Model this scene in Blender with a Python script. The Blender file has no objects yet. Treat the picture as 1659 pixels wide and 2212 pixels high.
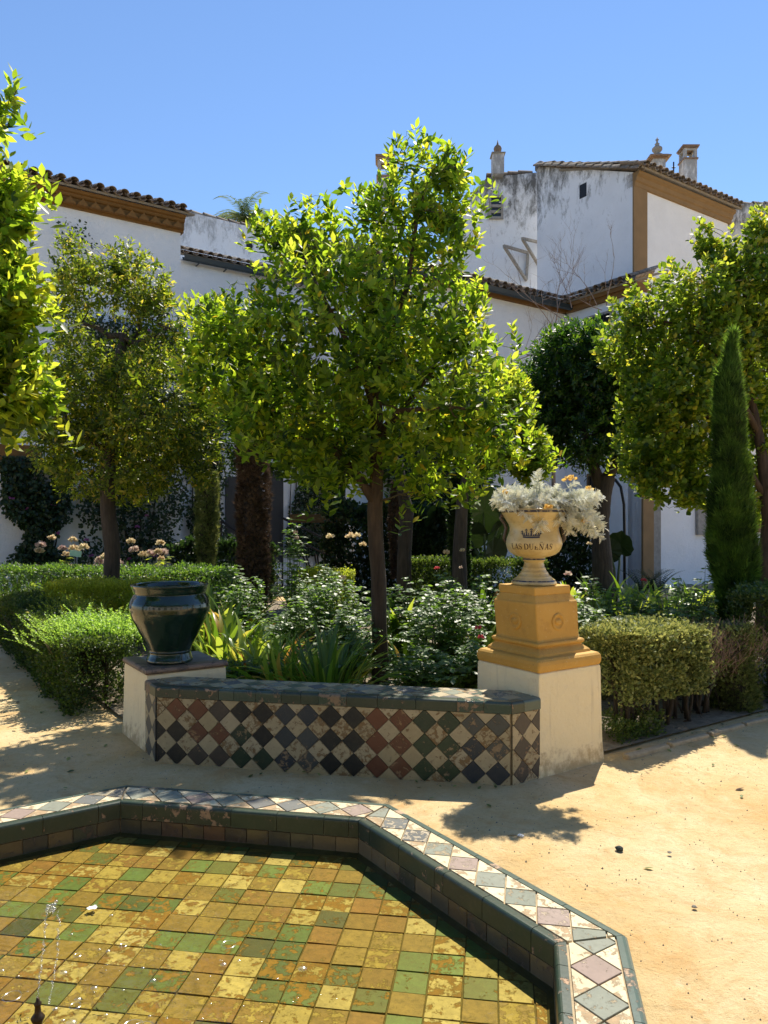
import bpy, math, random
import numpy as np
from mathutils import Vector, Matrix, noise

R = random.Random(7)
S = bpy.context.scene
COL = S.collection
rad = math.radians

# ------------------------------------------------------------------ camera
EYE = 1.65
F = 1600.0           # focal length in units of the 1659 x 2212 layout grid
CX, CY = 829.5, 1130.0
cd = bpy.data.cameras.new('camera')
cam = bpy.data.objects.new('camera', cd); COL.objects.link(cam)
cam.location = (0, 0, EYE); cam.rotation_euler = (rad(90), 0, 0)
cd.sensor_fit = 'VERTICAL'; cd.sensor_height = 36.0
cd.lens = 36.0 * F / 2212.0
cd.shift_y = 24.0 / 2212.0
cd.clip_start = 0.05; cd.clip_end = 2000
S.camera = cam

# ------------------------------------------------------------------ light
SUN_EL, SUN_AZ = 56.0, 21.0
world = bpy.data.worlds.new('World'); S.world = world; world.use_nodes = True
wn = world.node_tree.nodes; wl = world.node_tree.links
bg = wn['Background']
sky = wn.new('ShaderNodeTexSky'); sky.sky_type = 'NISHITA'; sky.sun_disc = False
sky.sun_elevation = rad(SUN_EL); sky.sun_rotation = rad(SUN_AZ)
sky.air_density = 1.0; sky.dust_density = 0.0; sky.ozone_density = 6.0
wl.new(sky.outputs[0], bg.inputs[0]); bg.inputs[1].default_value = 0.112
sd = bpy.data.lights.new('sun', 'SUN'); sd.energy = 4.7; sd.angle = rad(0.53); sd.color = (1.0, 0.93, 0.79)
sun = bpy.data.objects.new('sun', sd); COL.objects.link(sun)
ld = Vector((math.sin(rad(SUN_AZ)) * math.cos(rad(SUN_EL)), math.cos(rad(SUN_AZ)) * math.cos(rad(SUN_EL)), math.sin(rad(SUN_EL))))
sun.rotation_euler = ld.to_track_quat('Z', 'Y').to_euler()
sun.location = ld * 30
S.view_settings.view_transform = 'Standard'; S.view_settings.look = 'None'
S.view_settings.exposure = 0.72; S.view_settings.gamma = 1.0; S.view_settings.use_curve_mapping = False
S.cycles.max_bounces = 7; S.cycles.diffuse_bounces = 4; S.cycles.glossy_bounces = 3
S.cycles.transparent_max_bounces = 12; S.cycles.transmission_bounces = 4
S.cycles.use_denoising = True
S.cycles.caustics_reflective = False; S.cycles.caustics_refractive = False

def W(x, y, Z):
    "layout-grid point at distance Z"
    return Vector(((x - CX) / F * Z, Z, EYE - (y - CY) / F * Z))
def GX(x, Z): return (x - CX) / F * Z
def GZ(y, Z): return EYE - (y - CY) / F * Z

# ------------------------------------------------------------------ materials
def srgb(r, g, b):
    f = lambda c: c / 12.92 if c <= .04045 else ((c + .055) / 1.055) ** 2.4
    return (f(r / 255), f(g / 255), f(b / 255), 1)
class NT:
    def __init__(s, name):
        s.m = bpy.data.materials.new(name); s.m.use_nodes = True
        s.t = s.m.node_tree; s.n = s.t.nodes; s.l = s.t.links
        s.b = s.n['Principled BSDF']; s.out = s.n['Material Output']
    def new(s, k, **kw):
        o = s.n.new(k)
        for a, v in kw.items(): setattr(o, a, v)
        return o
    def link(s, a, b): s.l.new(a, b)
    def coord(s, kind='Object', scale=None, random_offset=False):
        c = s.new('ShaderNodeTexCoord'); o = c.outputs[kind]
        if random_offset:
            oi = s.new('ShaderNodeObjectInfo')
            mul = s.new('ShaderNodeMath', operation='MULTIPLY'); mul.inputs[1].default_value = 37.0
            s.link(oi.outputs['Random'], mul.inputs[0])
            ad = s.new('ShaderNodeVectorMath', operation='ADD')
            s.link(o, ad.inputs[0]); s.link(mul.outputs[0], ad.inputs[1]); o = ad.outputs[0]
        if scale is not None:
            mp = s.new('ShaderNodeMapping'); mp.inputs['Scale'].default_value = scale
            s.link(o, mp.inputs[0]); o = mp.outputs[0]
        return o
    def noise(s, co, scale, detail=4, rough=.6, dist=0):
        n = s.new('ShaderNodeTexNoise'); n.inputs['Scale'].default_value = scale
        n.inputs['Detail'].default_value = detail; n.inputs['Roughness'].default_value = rough
        n.inputs['Distortion'].default_value = dist
        s.link(co, n.inputs['Vector']); return n.outputs['Fac']
    def ramp(s, fac, stops, interp='LINEAR'):
        r = s.new('ShaderNodeValToRGB'); e = r.color_ramp; e.interpolation = interp
        e.elements[0].position = stops[0][0]; e.elements[0].color = stops[0][1]
        e.elements[1].position = stops[-1][0]; e.elements[1].color = stops[-1][1]
        for p, c in stops[1:-1]:
            q = e.elements.new(p); q.color = c
        s.link(fac, r.inputs[0]); return r.outputs[0]
    def mix(s, fac, a, b, mode='MIX'):
        m = s.new('ShaderNodeMix', data_type='RGBA', blend_type=mode)
        for v, i in ((fac, 0), (a, 6), (b, 7)):
            if isinstance(v, (float, int)): m.inputs[i].default_value = v
            elif isinstance(v, tuple): m.inputs[i].default_value = v
            else: s.link(v, m.inputs[i])
        return m.outputs[2]
    def math(s, op, a, b=None):
        m = s.new('ShaderNodeMath', operation=op)
        for v, i in ((a, 0), (b, 1)):
            if v is None: continue
            if isinstance(v, (float, int)): m.inputs[i].default_value = v
            else: s.link(v, m.inputs[i])
        return m.outputs[0]
    def bump(s, h, strength, dist):
        b = s.new('ShaderNodeBump'); b.inputs['Strength'].default_value = strength
        b.inputs['Distance'].default_value = dist
        s.link(h, b.inputs['Height']); s.link(b.outputs[0], s.b.inputs['Normal']); return b
    def set(s, **kw):
        for k, v in kw.items():
            i = s.b.inputs[k.replace('_', ' ')]
            if hasattr(v, 'links') or hasattr(v, 'is_linked'): s.link(v, i)
            else: i.default_value = v
bw = lambda v: (v, v, v, 1)

def leaf_mat(name, stops, tstops, rough=.38, tmix=.45, spec=.5):
    t = NT(name)
    a = t.new('ShaderNodeAttribute', attribute_name='v')
    c = t.ramp(a.outputs['Fac'], stops); tc = t.ramp(a.outputs['Fac'], tstops)
    t.set(Base_Color=c, Roughness=rough); t.b.inputs['Specular IOR Level'].default_value = spec
    tr = t.new('ShaderNodeBsdfTranslucent'); t.link(tc, tr.inputs[0])
    mx = t.new('ShaderNodeMixShader'); mx.inputs[0].default_value = tmix
    t.link(t.b.outputs[0], mx.inputs[1]); t.link(tr.outputs[0], mx.inputs[2])
    t.link(mx.outputs[0], t.out.inputs[0]); return t.m
def C(r, g, b): return (r, g, b, 1)
M = {}
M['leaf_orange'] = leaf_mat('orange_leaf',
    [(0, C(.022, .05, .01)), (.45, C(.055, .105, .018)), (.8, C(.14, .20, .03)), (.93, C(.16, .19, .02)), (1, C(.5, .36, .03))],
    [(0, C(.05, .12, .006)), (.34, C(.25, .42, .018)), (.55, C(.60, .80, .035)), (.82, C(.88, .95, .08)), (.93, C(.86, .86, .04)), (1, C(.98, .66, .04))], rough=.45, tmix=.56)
M['leaf_lemon'] = leaf_mat('lemon_leaf',
    [(0, C(.025, .06, .01)), (.45, C(.05, .11, .014)), (.8, C(.12, .2, .02)), (1, C(.4, .36, .04))],
    [(0, C(.10, .22, .01)), (.45, C(.42, .57, .03)), (.8, C(.80, .88, .08)), (1, C(.95, .75, .05))], rough=.45, tmix=.5)
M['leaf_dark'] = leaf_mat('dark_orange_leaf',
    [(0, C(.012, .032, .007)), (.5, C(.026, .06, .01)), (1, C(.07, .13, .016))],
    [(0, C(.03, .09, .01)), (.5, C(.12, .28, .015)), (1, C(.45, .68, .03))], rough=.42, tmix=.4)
M['leaf_small'] = leaf_mat('small_orange_leaf',
    [(0, C(.025, .05, .01)), (.5, C(.06, .105, .016)), (.85, C(.15, .19, .03)), (1, C(.45, .36, .05))],
    [(0, C(.08, .14, .01)), (.45, C(.38, .50, .02)), (.8, C(.84, .88, .06)), (1, C(.95, .7, .08))], rough=.42, tmix=.5)
M['leaf_rose'] = leaf_mat('rose_leaf',
    [(0, C(.035, .07, .022)), (.5, C(.07, .13, .035)), (.9, C(.13, .22, .045)), (1, C(.25, .26, .07))],
    [(0, C(.08, .18, .02)), (.5, C(.26, .48, .04)), (.9, C(.5, .75, .06)), (1, C(.6, .6, .1))], rough=.47, tmix=.40, spec=1.0)
M['leaf_hedge'] = leaf_mat('myrtle_leaf',
    [(0, C(.02, .04, .01)), (.5, C(.05, .09, .02)), (.85, C(.12, .16, .04)), (1, C(.3, .26, .1))],
    [(0, C(.05, .1, .01)), (.5, C(.18, .28, .03)), (.85, C(.4, .48, .07)), (1, C(.6, .5, .15))], rough=.4, tmix=.4)
M['leaf_fresh'] = leaf_mat('fresh_hedge_leaf',
    [(0, C(.12, .25, .03)), (1, C(.30, .46, .06))], [(0, C(.4, .7, .05)), (1, C(.7, .95, .14))], rough=.45, tmix=.5)
M['leaf_lime'] = leaf_mat('yellow_hedge_leaf',
    [(0, C(.10, .15, .018)), (1, C(.30, .34, .04))], [(0, C(.4, .52, .03)), (1, C(.85, .88, .08))], rough=.45, tmix=.5)
M['leaf_dry'] = leaf_mat('dry_leaf',
    [(0, C(.05, .07, .02)), (.5, C(.11, .16, .042)), (1, C(.34, .36, .13))], [(0, C(.14, .2, .04)), (1, C(.7, .68, .18))], rough=.6, tmix=.3)
M['leaf_brown'] = leaf_mat('dead_brown_leaf',
    [(0, C(.05, .035, .026)), (1, C(.17, .115, .085))], [(0, C(.06, .04, .03)), (1, C(.2, .13, .09))], rough=.8, tmix=.2, spec=.1)
M['leaf_cypress'] = leaf_mat('cypress_leaf',
    [(0, C(.012, .03, .01)), (.5, C(.035, .08, .018)), (1, C(.10, .18, .035))], [(0, C(.04, .10, .01)), (1, C(.45, .72, .07))], rough=.55, tmix=.42, spec=.25)
M['leaf_strap'] = leaf_mat('strap_leaf',
    [(0, C(.03, .065, .016)), (.5, C(.075, .14, .028)), (.8, C(.19, .26, .05)), (.9, C(.4, .3, .05)), (1, C(.5, .2, .05))],
    [(0, C(.10, .22, .01)), (.5, C(.34, .55, .03)), (.8, C(.7, .8, .08)), (.9, C(.85, .65, .1)), (1, C(.9, .4, .08))], rough=.36, tmix=.4)
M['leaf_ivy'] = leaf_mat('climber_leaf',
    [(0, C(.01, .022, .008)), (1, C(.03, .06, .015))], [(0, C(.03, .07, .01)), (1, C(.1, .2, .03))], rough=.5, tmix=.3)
M['leaf_big'] = leaf_mat('elephant_ear_leaf',
    [(0, C(.012, .028, .01)), (1, C(.03, .055, .016))], [(0, C(.02, .05, .01)), (1, C(.05, .09, .015))], rough=.5, tmix=.12)
M['leaf_silver'] = leaf_mat('silver_leaf',
    [(0, C(.68, .69, .60)), (1, C(.9, .9, .82))], [(0, C(.5, .5, .34)), (1, C(.8, .78, .55))], rough=.8, tmix=.3, spec=.2)
M['leaf_palm'] = leaf_mat('palm_leaf',
    [(0, C(.04, .08, .03)), (1, C(.12, .16, .08))], [(0, C(.1, .2, .05)), (1, C(.3, .4, .15))], rough=.4, tmix=.3)
M['petal_pink'] = leaf_mat('pink_petal', [(0, C(.55, .34, .34)), (1, C(.72, .62, .5))], [(0, C(.6, .4, .38)), (1, C(.8, .7, .55))], rough=.6)
M['petal_cream'] = leaf_mat('cream_petal', [(0, C(.6, .45, .3)), (1, C(.8, .72, .5))], [(0, C(.7, .5, .3)), (1, C(.9, .8, .5))], rough=.6)
M['petal_red'] = leaf_mat('red_petal', [(0, C(.5, .03, .05)), (1, C(.7, .15, .2))], [(0, C(.6, .05, .06)), (1, C(.8, .2, .2))], rough=.6)
M['petal_yellow'] = leaf_mat('yellow_petal', [(0, C(.7, .4, .08)), (1, C(.85, .65, .25))], [(0, C(.8, .5, .1)), (1, C(.9, .7, .3))], rough=.6)
M['petal_purple'] = leaf_mat('purple_petal', [(0, C(.4, .1, .35)), (1, C(.6, .25, .5))], [(0, C(.5, .1, .4)), (1, C(.7, .3, .6))], rough=.6)

def simple(name, col, rough=.7, metallic=0, var=.12, scale=8, bump=.0, bs=40):
    t = NT(name); co = t.coord()
    n = t.noise(co, scale, 5)
    t.set(Base_Color=t.ramp(n, [(.25, C(*[c * (1 - var) for c in col])), (.75, C(*[min(1, c * (1 + var)) for c in col]))]), Roughness=rough, Metallic=metallic)
    if bump: t.bump(t.noise(co, bs, 5), bump, .01)
    return t.m
def bark(name, dark, light, scale=10):
    t = NT(name); co = t.coord(scale=(1, 1, .12))
    n = t.noise(co, scale * 3, 6, .65, .4); n2 = t.noise(t.coord(), 3, 3)
    c = t.ramp(n, [(.3, C(*dark)), (.7, C(*light))])
    c = t.mix(.35, c, t.ramp(n2, [(.35, bw(.25)), (.65, bw(1))]), 'MULTIPLY')
    t.set(Base_Color=c, Roughness=.9); t.bump(n, .8, .02); return t.m
M['bark'] = bark('orange_bark', (.035, .024, .017), (.115, .075, .048))
M['bark_dark'] = bark('dark_bark', (.025, .02, .016), (.085, .065, .05))
M['twig'] = simple('twig', (.07, .055, .03), .8)
M['twig_grey'] = simple('dead_twig', (.27, .19, .145), .9, var=.3)
M['twig_green'] = simple('green_stem', (.07, .1, .03), .6)

def stucco(name, col, stain=0.0, ztop=None, zspan=1.0, foot=False):
    t = NT(name); g = t.new('ShaderNodeNewGeometry').outputs['Position']
    n1 = t.noise(g, 1.2, 6, .6); n2 = t.noise(g, 9, 6, .7); n3 = t.noise(g, 45, 4, .6)
    c = t.ramp(n1, [(.3, C(*[k * .9 for k in col])), (.7, C(*col))])
    c = t.mix(t.ramp(n2, [(.56, bw(0)), (.72, bw(.25))]), c, C(*[k * .72 for k in col]))
    if stain:
        mp = t.new('ShaderNodeMapping'); mp.inputs['Scale'].default_value = (2.2, 2.2, .9); t.link(g, mp.inputs[0])
        sx = t.new('ShaderNodeSeparateXYZ'); t.link(g, sx.inputs[0])
        mr = t.new('ShaderNodeMapRange'); mr.inputs[1].default_value = ztop - zspan; mr.inputs[2].default_value = ztop
        mr.inputs[3].default_value = -.12; mr.inputs[4].default_value = .12
        t.link(sx.outputs[2], mr.inputs[0])
        ns = t.noise(mp.outputs[0], 1.6, 9, .78, .3)
        s = t.math('ADD', ns, mr.outputs[0])
        s2 = t.ramp(s, [(.475, bw(0)), (.64, bw(stain))])
        c = t.mix(s2, c, C(.13, .13, .125))
    if foot:
        sx = t.new('ShaderNodeSeparateXYZ'); t.link(g, sx.inputs[0])
        mr = t.new('ShaderNodeMapRange'); mr.inputs[1].default_value = 0; mr.inputs[2].default_value = .22; mr.inputs[3].default_value = .20; mr.inputs[4].default_value = -.12
        t.link(sx.outputs[2], mr.inputs[0])
        c = t.mix(t.ramp(t.math('ADD', t.noise(g, 11, 7, .7), mr.outputs[0]), [(.52, bw(0)), (.72, bw(.75))]), c, C(.42, .29, .14))
        mp = t.new('ShaderNodeMapping'); mp.inputs['Scale'].default_value = (14, 14, 1.2); t.link(g, mp.inputs[0])
        c = t.mix(t.ramp(t.noise(mp.outputs[0], 1.6, 5, .6), [(.58, bw(0)), (.74, bw(.35))]), c, C(.45, .36, .24))
        c = t.mix(t.ramp(t.noise(g, 26, 7, .75), [(.64, bw(0)), (.70, bw(.5))]), c, C(.50, .46, .40))
    t.set(Base_Color=c, Roughness=.92)
    h = t.math('ADD', t.math('MULTIPLY', n2, 1.0), t.math('MULTIPLY', n3, .3))
    t.bump(h, .55, .03); return t.m
M['white'] = stucco('white_limewash', (.79, .81, .84))
M['white_top'] = stucco('stained_limewash', (.79, .81, .85), .97, 12.8, 2.6)
M['white_back'] = stucco('mossy_limewash', (.78, .80, .83), .7, 11.6, 2.2)
M['white_far'] = stucco('grey_stained_limewash', (.66, .68, .70), .95, 11.8, 2.8)
M['pillar_white'] = stucco('cream_white_plaster', (.92, .79, .52), foot=True)
def ochre_mat():
    t = NT('ochre_paint'); co = t.coord()
    n = t.noise(co, 3, 5); n2 = t.noise(co, 22, 6, .7)
    c = t.ramp(n, [(.3, C(.52, .285, .05)), (.7, C(.60, .345, .075))])
    c = t.mix(t.ramp(n2, [(.6, bw(0)), (.74, bw(.55))]), c, C(.62, .42, .16))
    vo = t.new('ShaderNodeTexVoronoi', feature='DISTANCE_TO_EDGE'); vo.inputs['Scale'].default_value = 7
    nd = t.new('ShaderNodeTexNoise'); nd.inputs['Scale'].default_value = 5; t.link(co, nd.inputs['Vector'])
    ad = t.new('ShaderNodeVectorMath', operation='ADD'); t.link(co, ad.inputs[0]); t.link(nd.outputs['Color'], ad.inputs[1]); t.link(ad.outputs[0], vo.inputs['Vector'])
    ck = t.ramp(vo.outputs['Distance'], [(0, bw(.5)), (.012, bw(0))])
    ck = t.mix(t.ramp(t.noise(co, 4, 2), [(.5, bw(0)), (.6, bw(1))]), bw(0), ck)
    c = t.mix(ck, c, C(.2, .09, .02))
    c = t.mix(t.ramp(t.noise(co, 9, 8, .75, .5), [(.54, bw(0)), (.70, bw(.5))]), c, C(.34, .17, .035))
    c = t.mix(t.ramp(t.noise(co, 48, 6, .7), [(.62, bw(0)), (.68, bw(.7))]), c, C(.66, .50, .26))
    t.set(Base_Color=c, Roughness=.75); t.bump(t.noise(co, 30, 6, .7), .35, .01); return t.m
M['ochre'] = ochre_mat()
M['ochre_wall'] = simple('ochre_render', (.18, .088, .02), .85, var=.15, scale=4, bump=.3)
M['brown_ochre'] = simple('brown_ochre_render', (.23, .145, .065), .85, var=.12, scale=3, bump=.2)
M['dark_door'] = simple('dark_blue_door', (.012, .016, .022), .5)
M['iron'] = simple('black_iron', (.02, .02, .022), .5, .5)
M['gutter'] = simple('dark_gutter', (.018, .03, .036), .4)
M['glass_dark'] = simple('dark_pane', (.02, .025, .03), .15)
M['wood_grey'] = simple('weathered_wood', (.30, .28, .25), .85, var=.3, scale=12, bump=.3)
def rooftile_mat():
    t = NT('clay_roof_tile'); co = t.coord(random_offset=True)
    n = t.noise(co, 9, 6, .7); oi = t.new('ShaderNodeObjectInfo')
    c = t.ramp(oi.outputs['Random'], [(0, C(.20, .15, .11)), (.5, C(.28, .20, .14)), (1, C(.34, .29, .23))])
    c = t.mix(t.ramp(n, [(.42, bw(0)), (.62, bw(.85))]), c, C(.10, .095, .085))
    c = t.mix(t.ramp(t.noise(co, 22, 4), [(.62, bw(0)), (.7, bw(.8))]), c, C(.42, .41, .36))
    t.set(Base_Color=c, Roughness=.92); t.bump(n, .4, .01); return t.m
M['rooftile'] = rooftile_mat()

def glaze(name, cols, wear=.5, clay=(.40, .25, .13), wscale=16, rough=.5, soft=.02, jitter=.35, wet=False):
    "tin-glazed tile: several shades picked per tile, glaze flaked off down to the clay"
    t = NT(name); co = t.coord(random_offset=True); oi = t.new('ShaderNodeObjectInfo')
    n = len(cols)
    c = t.ramp(oi.outputs['Random'], [(i / max(1, n - 1), C(*k)) for i, k in enumerate(cols)]) if n > 1 else C(*cols[0])
    mott = t.noise(co, 26, 6, .7)
    c = t.mix(jitter, c, t.ramp(mott, [(.3, bw(.45)), (.7, bw(1.0))]), 'MULTIPLY')
    w = t.noise(co, wscale * 1.15, 9, .70, .3)
    # per-tile amount of wear
    wn_ = t.new('ShaderNodeTexWhiteNoise', noise_dimensions='1D'); t.link(oi.outputs['Random'], wn_.inputs['W'])
    amt = t.math('MULTIPLY', wn_.outputs['Value'], .16)
    s = t.math('ADD', t.math('ADD', w, amt), wear - .5)
    mask = t.ramp(s, [(.64 - soft, bw(0)), (.64 + soft, bw(1))])
    clayc = t.ramp(t.noise(co, 35, 5), [(.3, C(*[k * .65 for k in clay])), (.7, C(*clay))])
    rim = t.ramp(s, [(.60, bw(1)), (.635, bw(.45)), (.66, bw(1))])
    c = t.mix(mask, c, clayc); c = t.mix(.6, c, rim, 'MULTIPLY')
    gp = t.new('ShaderNodeNewGeometry').outputs['Position']
    dn = t.noise(gp, 2.6, 8, .72, .5); dn2 = t.noise(gp, 38, 5, .7)
    dirt = C(.16, .115, .028) if wet else C(.30, .235, .15)
    c = t.mix(t.ramp(dn, [(.40, bw(.0)), (.66, bw(.32 if wet else .07))]), c, dirt)
    c = t.mix(t.ramp(dn2, [(.5, bw(0)), (.66, bw(.42 if wet else .10))]), c, C(.10, .075, .02) if wet else C(.22, .17, .11))
    t.set(Base_Color=c, Roughness=t.mix(mask, bw(rough), bw(.85)))
    h = t.math('SUBTRACT', t.math('MULTIPLY', mott, .25), mask)
    t.bump(h, .5, .004); return t.m
M['t_cream'] = glaze('cream_glaze', [(.40, .32, .18), (.47, .39, .25), (.43, .34, .19)], .475, (.27, .165, .07), 26, rough=.55)
M['t_black'] = glaze('black_glaze', [(.007, .008, .008), (.012, .013, .013)], .40, (.3, .2, .12), 24)
M['t_blue'] = glaze('blue_glaze', [(.018, .028, .045), (.03, .04, .048)], .43, (.32, .22, .13), 22)
M['t_slate'] = glaze('slate_glaze', [(.075, .082, .075), (.055, .062, .065)], .50, (.34, .24, .14), 16)
M['t_green'] = glaze('green_glaze', [(.014, .035, .018), (.022, .052, .022)], .43, (.33, .24, .13), 22)
M['t_red'] = glaze('red_brown_glaze', [(.11, .035, .018), (.16, .05, .02), (.13, .045, .02)], .47, (.33, .20, .10), 20)
M['t_brown'] = glaze('brown_glaze', [(.05, .04, .035), (.07, .052, .04)], .44, (.3, .2, .12), 20)
M['t_nosing'] = glaze('green_nosing_glaze', [(.022, .043, .028), (.028, .052, .033), (.03, .046, .03)], .44, (.48, .31, .19), 14, rough=.36)
M['t_nosing_worn'] = glaze('worn_nosing_glaze', [(.035, .07, .055), (.045, .08, .06)], .52, (.30, .21, .13), 9, rough=.2)
M['t_outer'] = glaze('blue_green_glaze', [(.07, .11, .09), (.09, .13, .105)], .44, (.48, .33, .22), 10, rough=.3)
M['r_cream'] = glaze('pale_cream_glaze', [(.68, .57, .36), (.74, .64, .43), (.62, .51, .32)], .52, (.46, .32, .18), 18, rough=.8)
M['r_grey'] = glaze('grey_green_worn_glaze', [(.23, .245, .19), (.28, .285, .23), (.21, .235, .18)], .48, (.40, .32, .2), 26, rough=.8)
M['r_slate'] = glaze('slate_worn_glaze', [(.12, .125, .12), (.16, .165, .155), (.10, .10, .10)], .47, (.5, .42, .3), 28, rough=.8)
M['r_purple'] = glaze('mauve_worn_glaze', [(.31, .225, .185), (.36, .275, .23)], .46, (.5, .4, .28), 28, rough=.8)
M['w_dark'] = glaze('wet_wall_glaze', [(.05, .06, .045), (.15, .105, .055), (.03, .045, .045), (.24, .18, .10), (.05, .06, .05), (.17, .09, .05)], .48, (.14, .09, .05), 18, rough=.25)
M['p_yellow'] = glaze('yellow_glaze', [(.58, .47, .16), (.68, .58, .27), (.48, .38, .11), (.62, .51, .20)], .53, (.34, .19, .04), 21, rough=.6, jitter=.7, wet=True)
M['p_ochre'] = glaze('bare_ochre_tile', [(.33, .225, .06), (.40, .285, .08), (.30, .195, .05), (.34, .175, .05), (.36, .26, .075)], .50, (.50, .39, .12), 20, rough=.7, jitter=.8, wet=True)
M['p_green'] = glaze('pool_green_glaze', [(.10, .19, .06), (.16, .28, .09), (.07, .13, .05), (.15, .19, .055)], .49, (.36, .21, .04), 18, rough=.6, jitter=.7, wet=True)
M['p_dark'] = glaze('pool_dark_green_glaze', [(.05, .075, .035), (.075, .095, .04)], .46, (.34, .2, .04), 13, rough=.6, jitter=.7, wet=True)
M['mortar'] = simple('mortar', (.42, .33, .21), .95, var=.25, scale=20, bump=.5)
M['grout_dark'] = simple('pool_grout', (.13, .10, .03), .9, var=.4, scale=20)
M['brick_cap'] = glaze('terracotta_cap_glaze', [(.22, .145, .09), (.27, .17, .11), (.19, .13, .085)], .46, (.14, .11, .09), 14, rough=.45)
M['cement_cap'] = simple('cement_cap', (.24, .21, .17), .9, var=.25, scale=9, bump=.4)

M['grout_ledge'] = simple('algae_ledge', (.10, .085, .03), .8, var=.4, scale=14)
def sand_mat():
    t = NT('albero_sand'); g = t.new('ShaderNodeNewGeometry').outputs['Position']
    n1 = t.noise(g, .9, 6, .62, .4); n2 = t.noise(g, 5, 8, .7, .3); n3 = t.noise(g, 60, 6, .75); n4 = t.noise(g, 260, 3, .6)
    c = t.ramp(n1, [(.36, C(.58, .40, .18)), (.5, C(.64, .475, .25)), (.66, C(.69, .55, .33))])
    c = t.mix(t.ramp(n2, [(.55, bw(0)), (.68, bw(.5))]), c, C(.48, .255, .085))
    c = t.mix(t.ramp(n2, [(.3, bw(.35)), (.42, bw(0))]), c, C(.74, .64, .44))
    c = t.mix(t.ramp(n3, [(.57, bw(0)), (.68, bw(.55))]), c, C(.36, .21, .085))
    n5 = t.noise(g, 1.7, 7, .72, .8); c = t.mix(t.ramp(n5, [(.50, bw(0)), (.62, bw(.45))]), c, C(.54, .29, .10))
    n6 = t.noise(g, 22, 6, .8); c = t.mix(t.ramp(n6, [(.35, bw(.35)), (.5, bw(0))]), c, C(.42, .28, .13))
    t.set(Base_Color=c, Roughness=.95); t.b.inputs['Specular IOR Level'].default_value = .2
    h = t.math('ADD', t.math('ADD', t.math('MULTIPLY', n2, 1.2), t.math('MULTIPLY', n3, .4)), t.math('MULTIPLY', n4, .12))
    t.bump(h, .8, .03); return t.m
M['sand'] = sand_mat()
def soil_mat():
    t = NT('bed_soil'); g = t.new('ShaderNodeNewGeometry').outputs['Position']
    n1 = t.noise(g, 1.5, 6); n2 = t.noise(g, 18, 8, .75)
    c = t.ramp(n1, [(.35, C(.20, .16, .11)), (.65, C(.34, .28, .20))])
    c = t.mix(t.ramp(n2, [(.45, bw(0)), (.62, bw(.7))]), c, C(.10, .075, .05))
    t.set(Base_Color=c, Roughness=.97); t.bump(n2, .9, .03); return t.m
M['soil'] = soil_mat()
def water_mat():
    t = NT('clear_pool_water')
    g = t.new('ShaderNodeNewGeometry').outputs['Position']
    # gentle ripples, stronger round the jet
    vm = t.new('ShaderNodeVectorMath', operation='DISTANCE'); t.link(g, vm.inputs[0]); vm.inputs[1].default_value = (-1.2, 2.2, -.02)
    mr = t.new('ShaderNodeMapRange'); mr.inputs[1].default_value = .1; mr.inputs[2].default_value = 1.3; mr.inputs[3].default_value = 1.0; mr.inputs[4].default_value = .12
    t.link(vm.outputs['Value'], mr.inputs[0])
    n = t.noise(g, 14, 3, .5, .5); n2 = t.noise(g, 3, 2)
    h = t.math('MULTIPLY', t.math('ADD', n, n2), mr.outputs[0])
    b = t.new('ShaderNodeBump'); b.inputs['Strength'].default_value = .7; b.inputs['Distance'].default_value = .03; t.link(h, b.inputs['Height'])
    tr = t.new('ShaderNodeBsdfTransparent'); tr.inputs[0].default_value = (.90, .86, .62, 1)
    gl = t.new('ShaderNodeBsdfGlossy'); gl.inputs['Roughness'].default_value = .03; t.link(b.outputs[0], gl.inputs['Normal'])
    fr = t.new('ShaderNodeFresnel'); fr.inputs[0].default_value = 1.33; t.link(b.outputs[0], fr.inputs['Normal'])
    mx = t.new('ShaderNodeMixShader'); t.link(fr.outputs[0], mx.inputs[0]); t.link(tr.outputs[0], mx.inputs[1]); t.link(gl.outputs[0], mx.inputs[2])
    t.link(mx.outputs[0], t.out.inputs[0]); return t.m
M['water'] = water_mat()
def drop_mat():
    t = NT('water_drop')
    tr = t.new('ShaderNodeBsdfTransparent'); tr.inputs[0].default_value = (.96, .96, .94, 1)
    gl = t.new('ShaderNodeBsdfGlossy'); gl.inputs['Roughness'].default_value = .2
    fr = t.new('ShaderNodeFresnel'); fr.inputs[0].default_value = 1.9
    mx = t.new('ShaderNodeMixShader'); mx.inputs[0].default_value = .24; t.link(tr.outputs[0], mx.inputs[1]); t.link(gl.outputs[0], mx.inputs[2])
    t.link(mx.outputs[0], t.out.inputs[0]); return t.m
M['drop'] = drop_mat()
def pot_mat():
    t = NT('bottle_green_glaze'); co = t.coord(scale=(1, 1, 3.5))
    n = t.noise(co, 9, 5, .6); n2 = t.noise(t.coord(scale=(.6, .6, 5)), 20, 4, .6)
    t.set(Base_Color=t.ramp(n, [(.3, C(.004, .014, .009)), (.7, C(.007, .028, .017))]), Roughness=.05)
    t.b.inputs['Coat Weight'].default_value = .6; t.b.inputs['Coat Roughness'].default_value = .03
    t.bump(t.math('ADD', n2, t.math('MULTIPLY', n, .8)), .22, .008); return t.m
M['pot'] = pot_mat()
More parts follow.
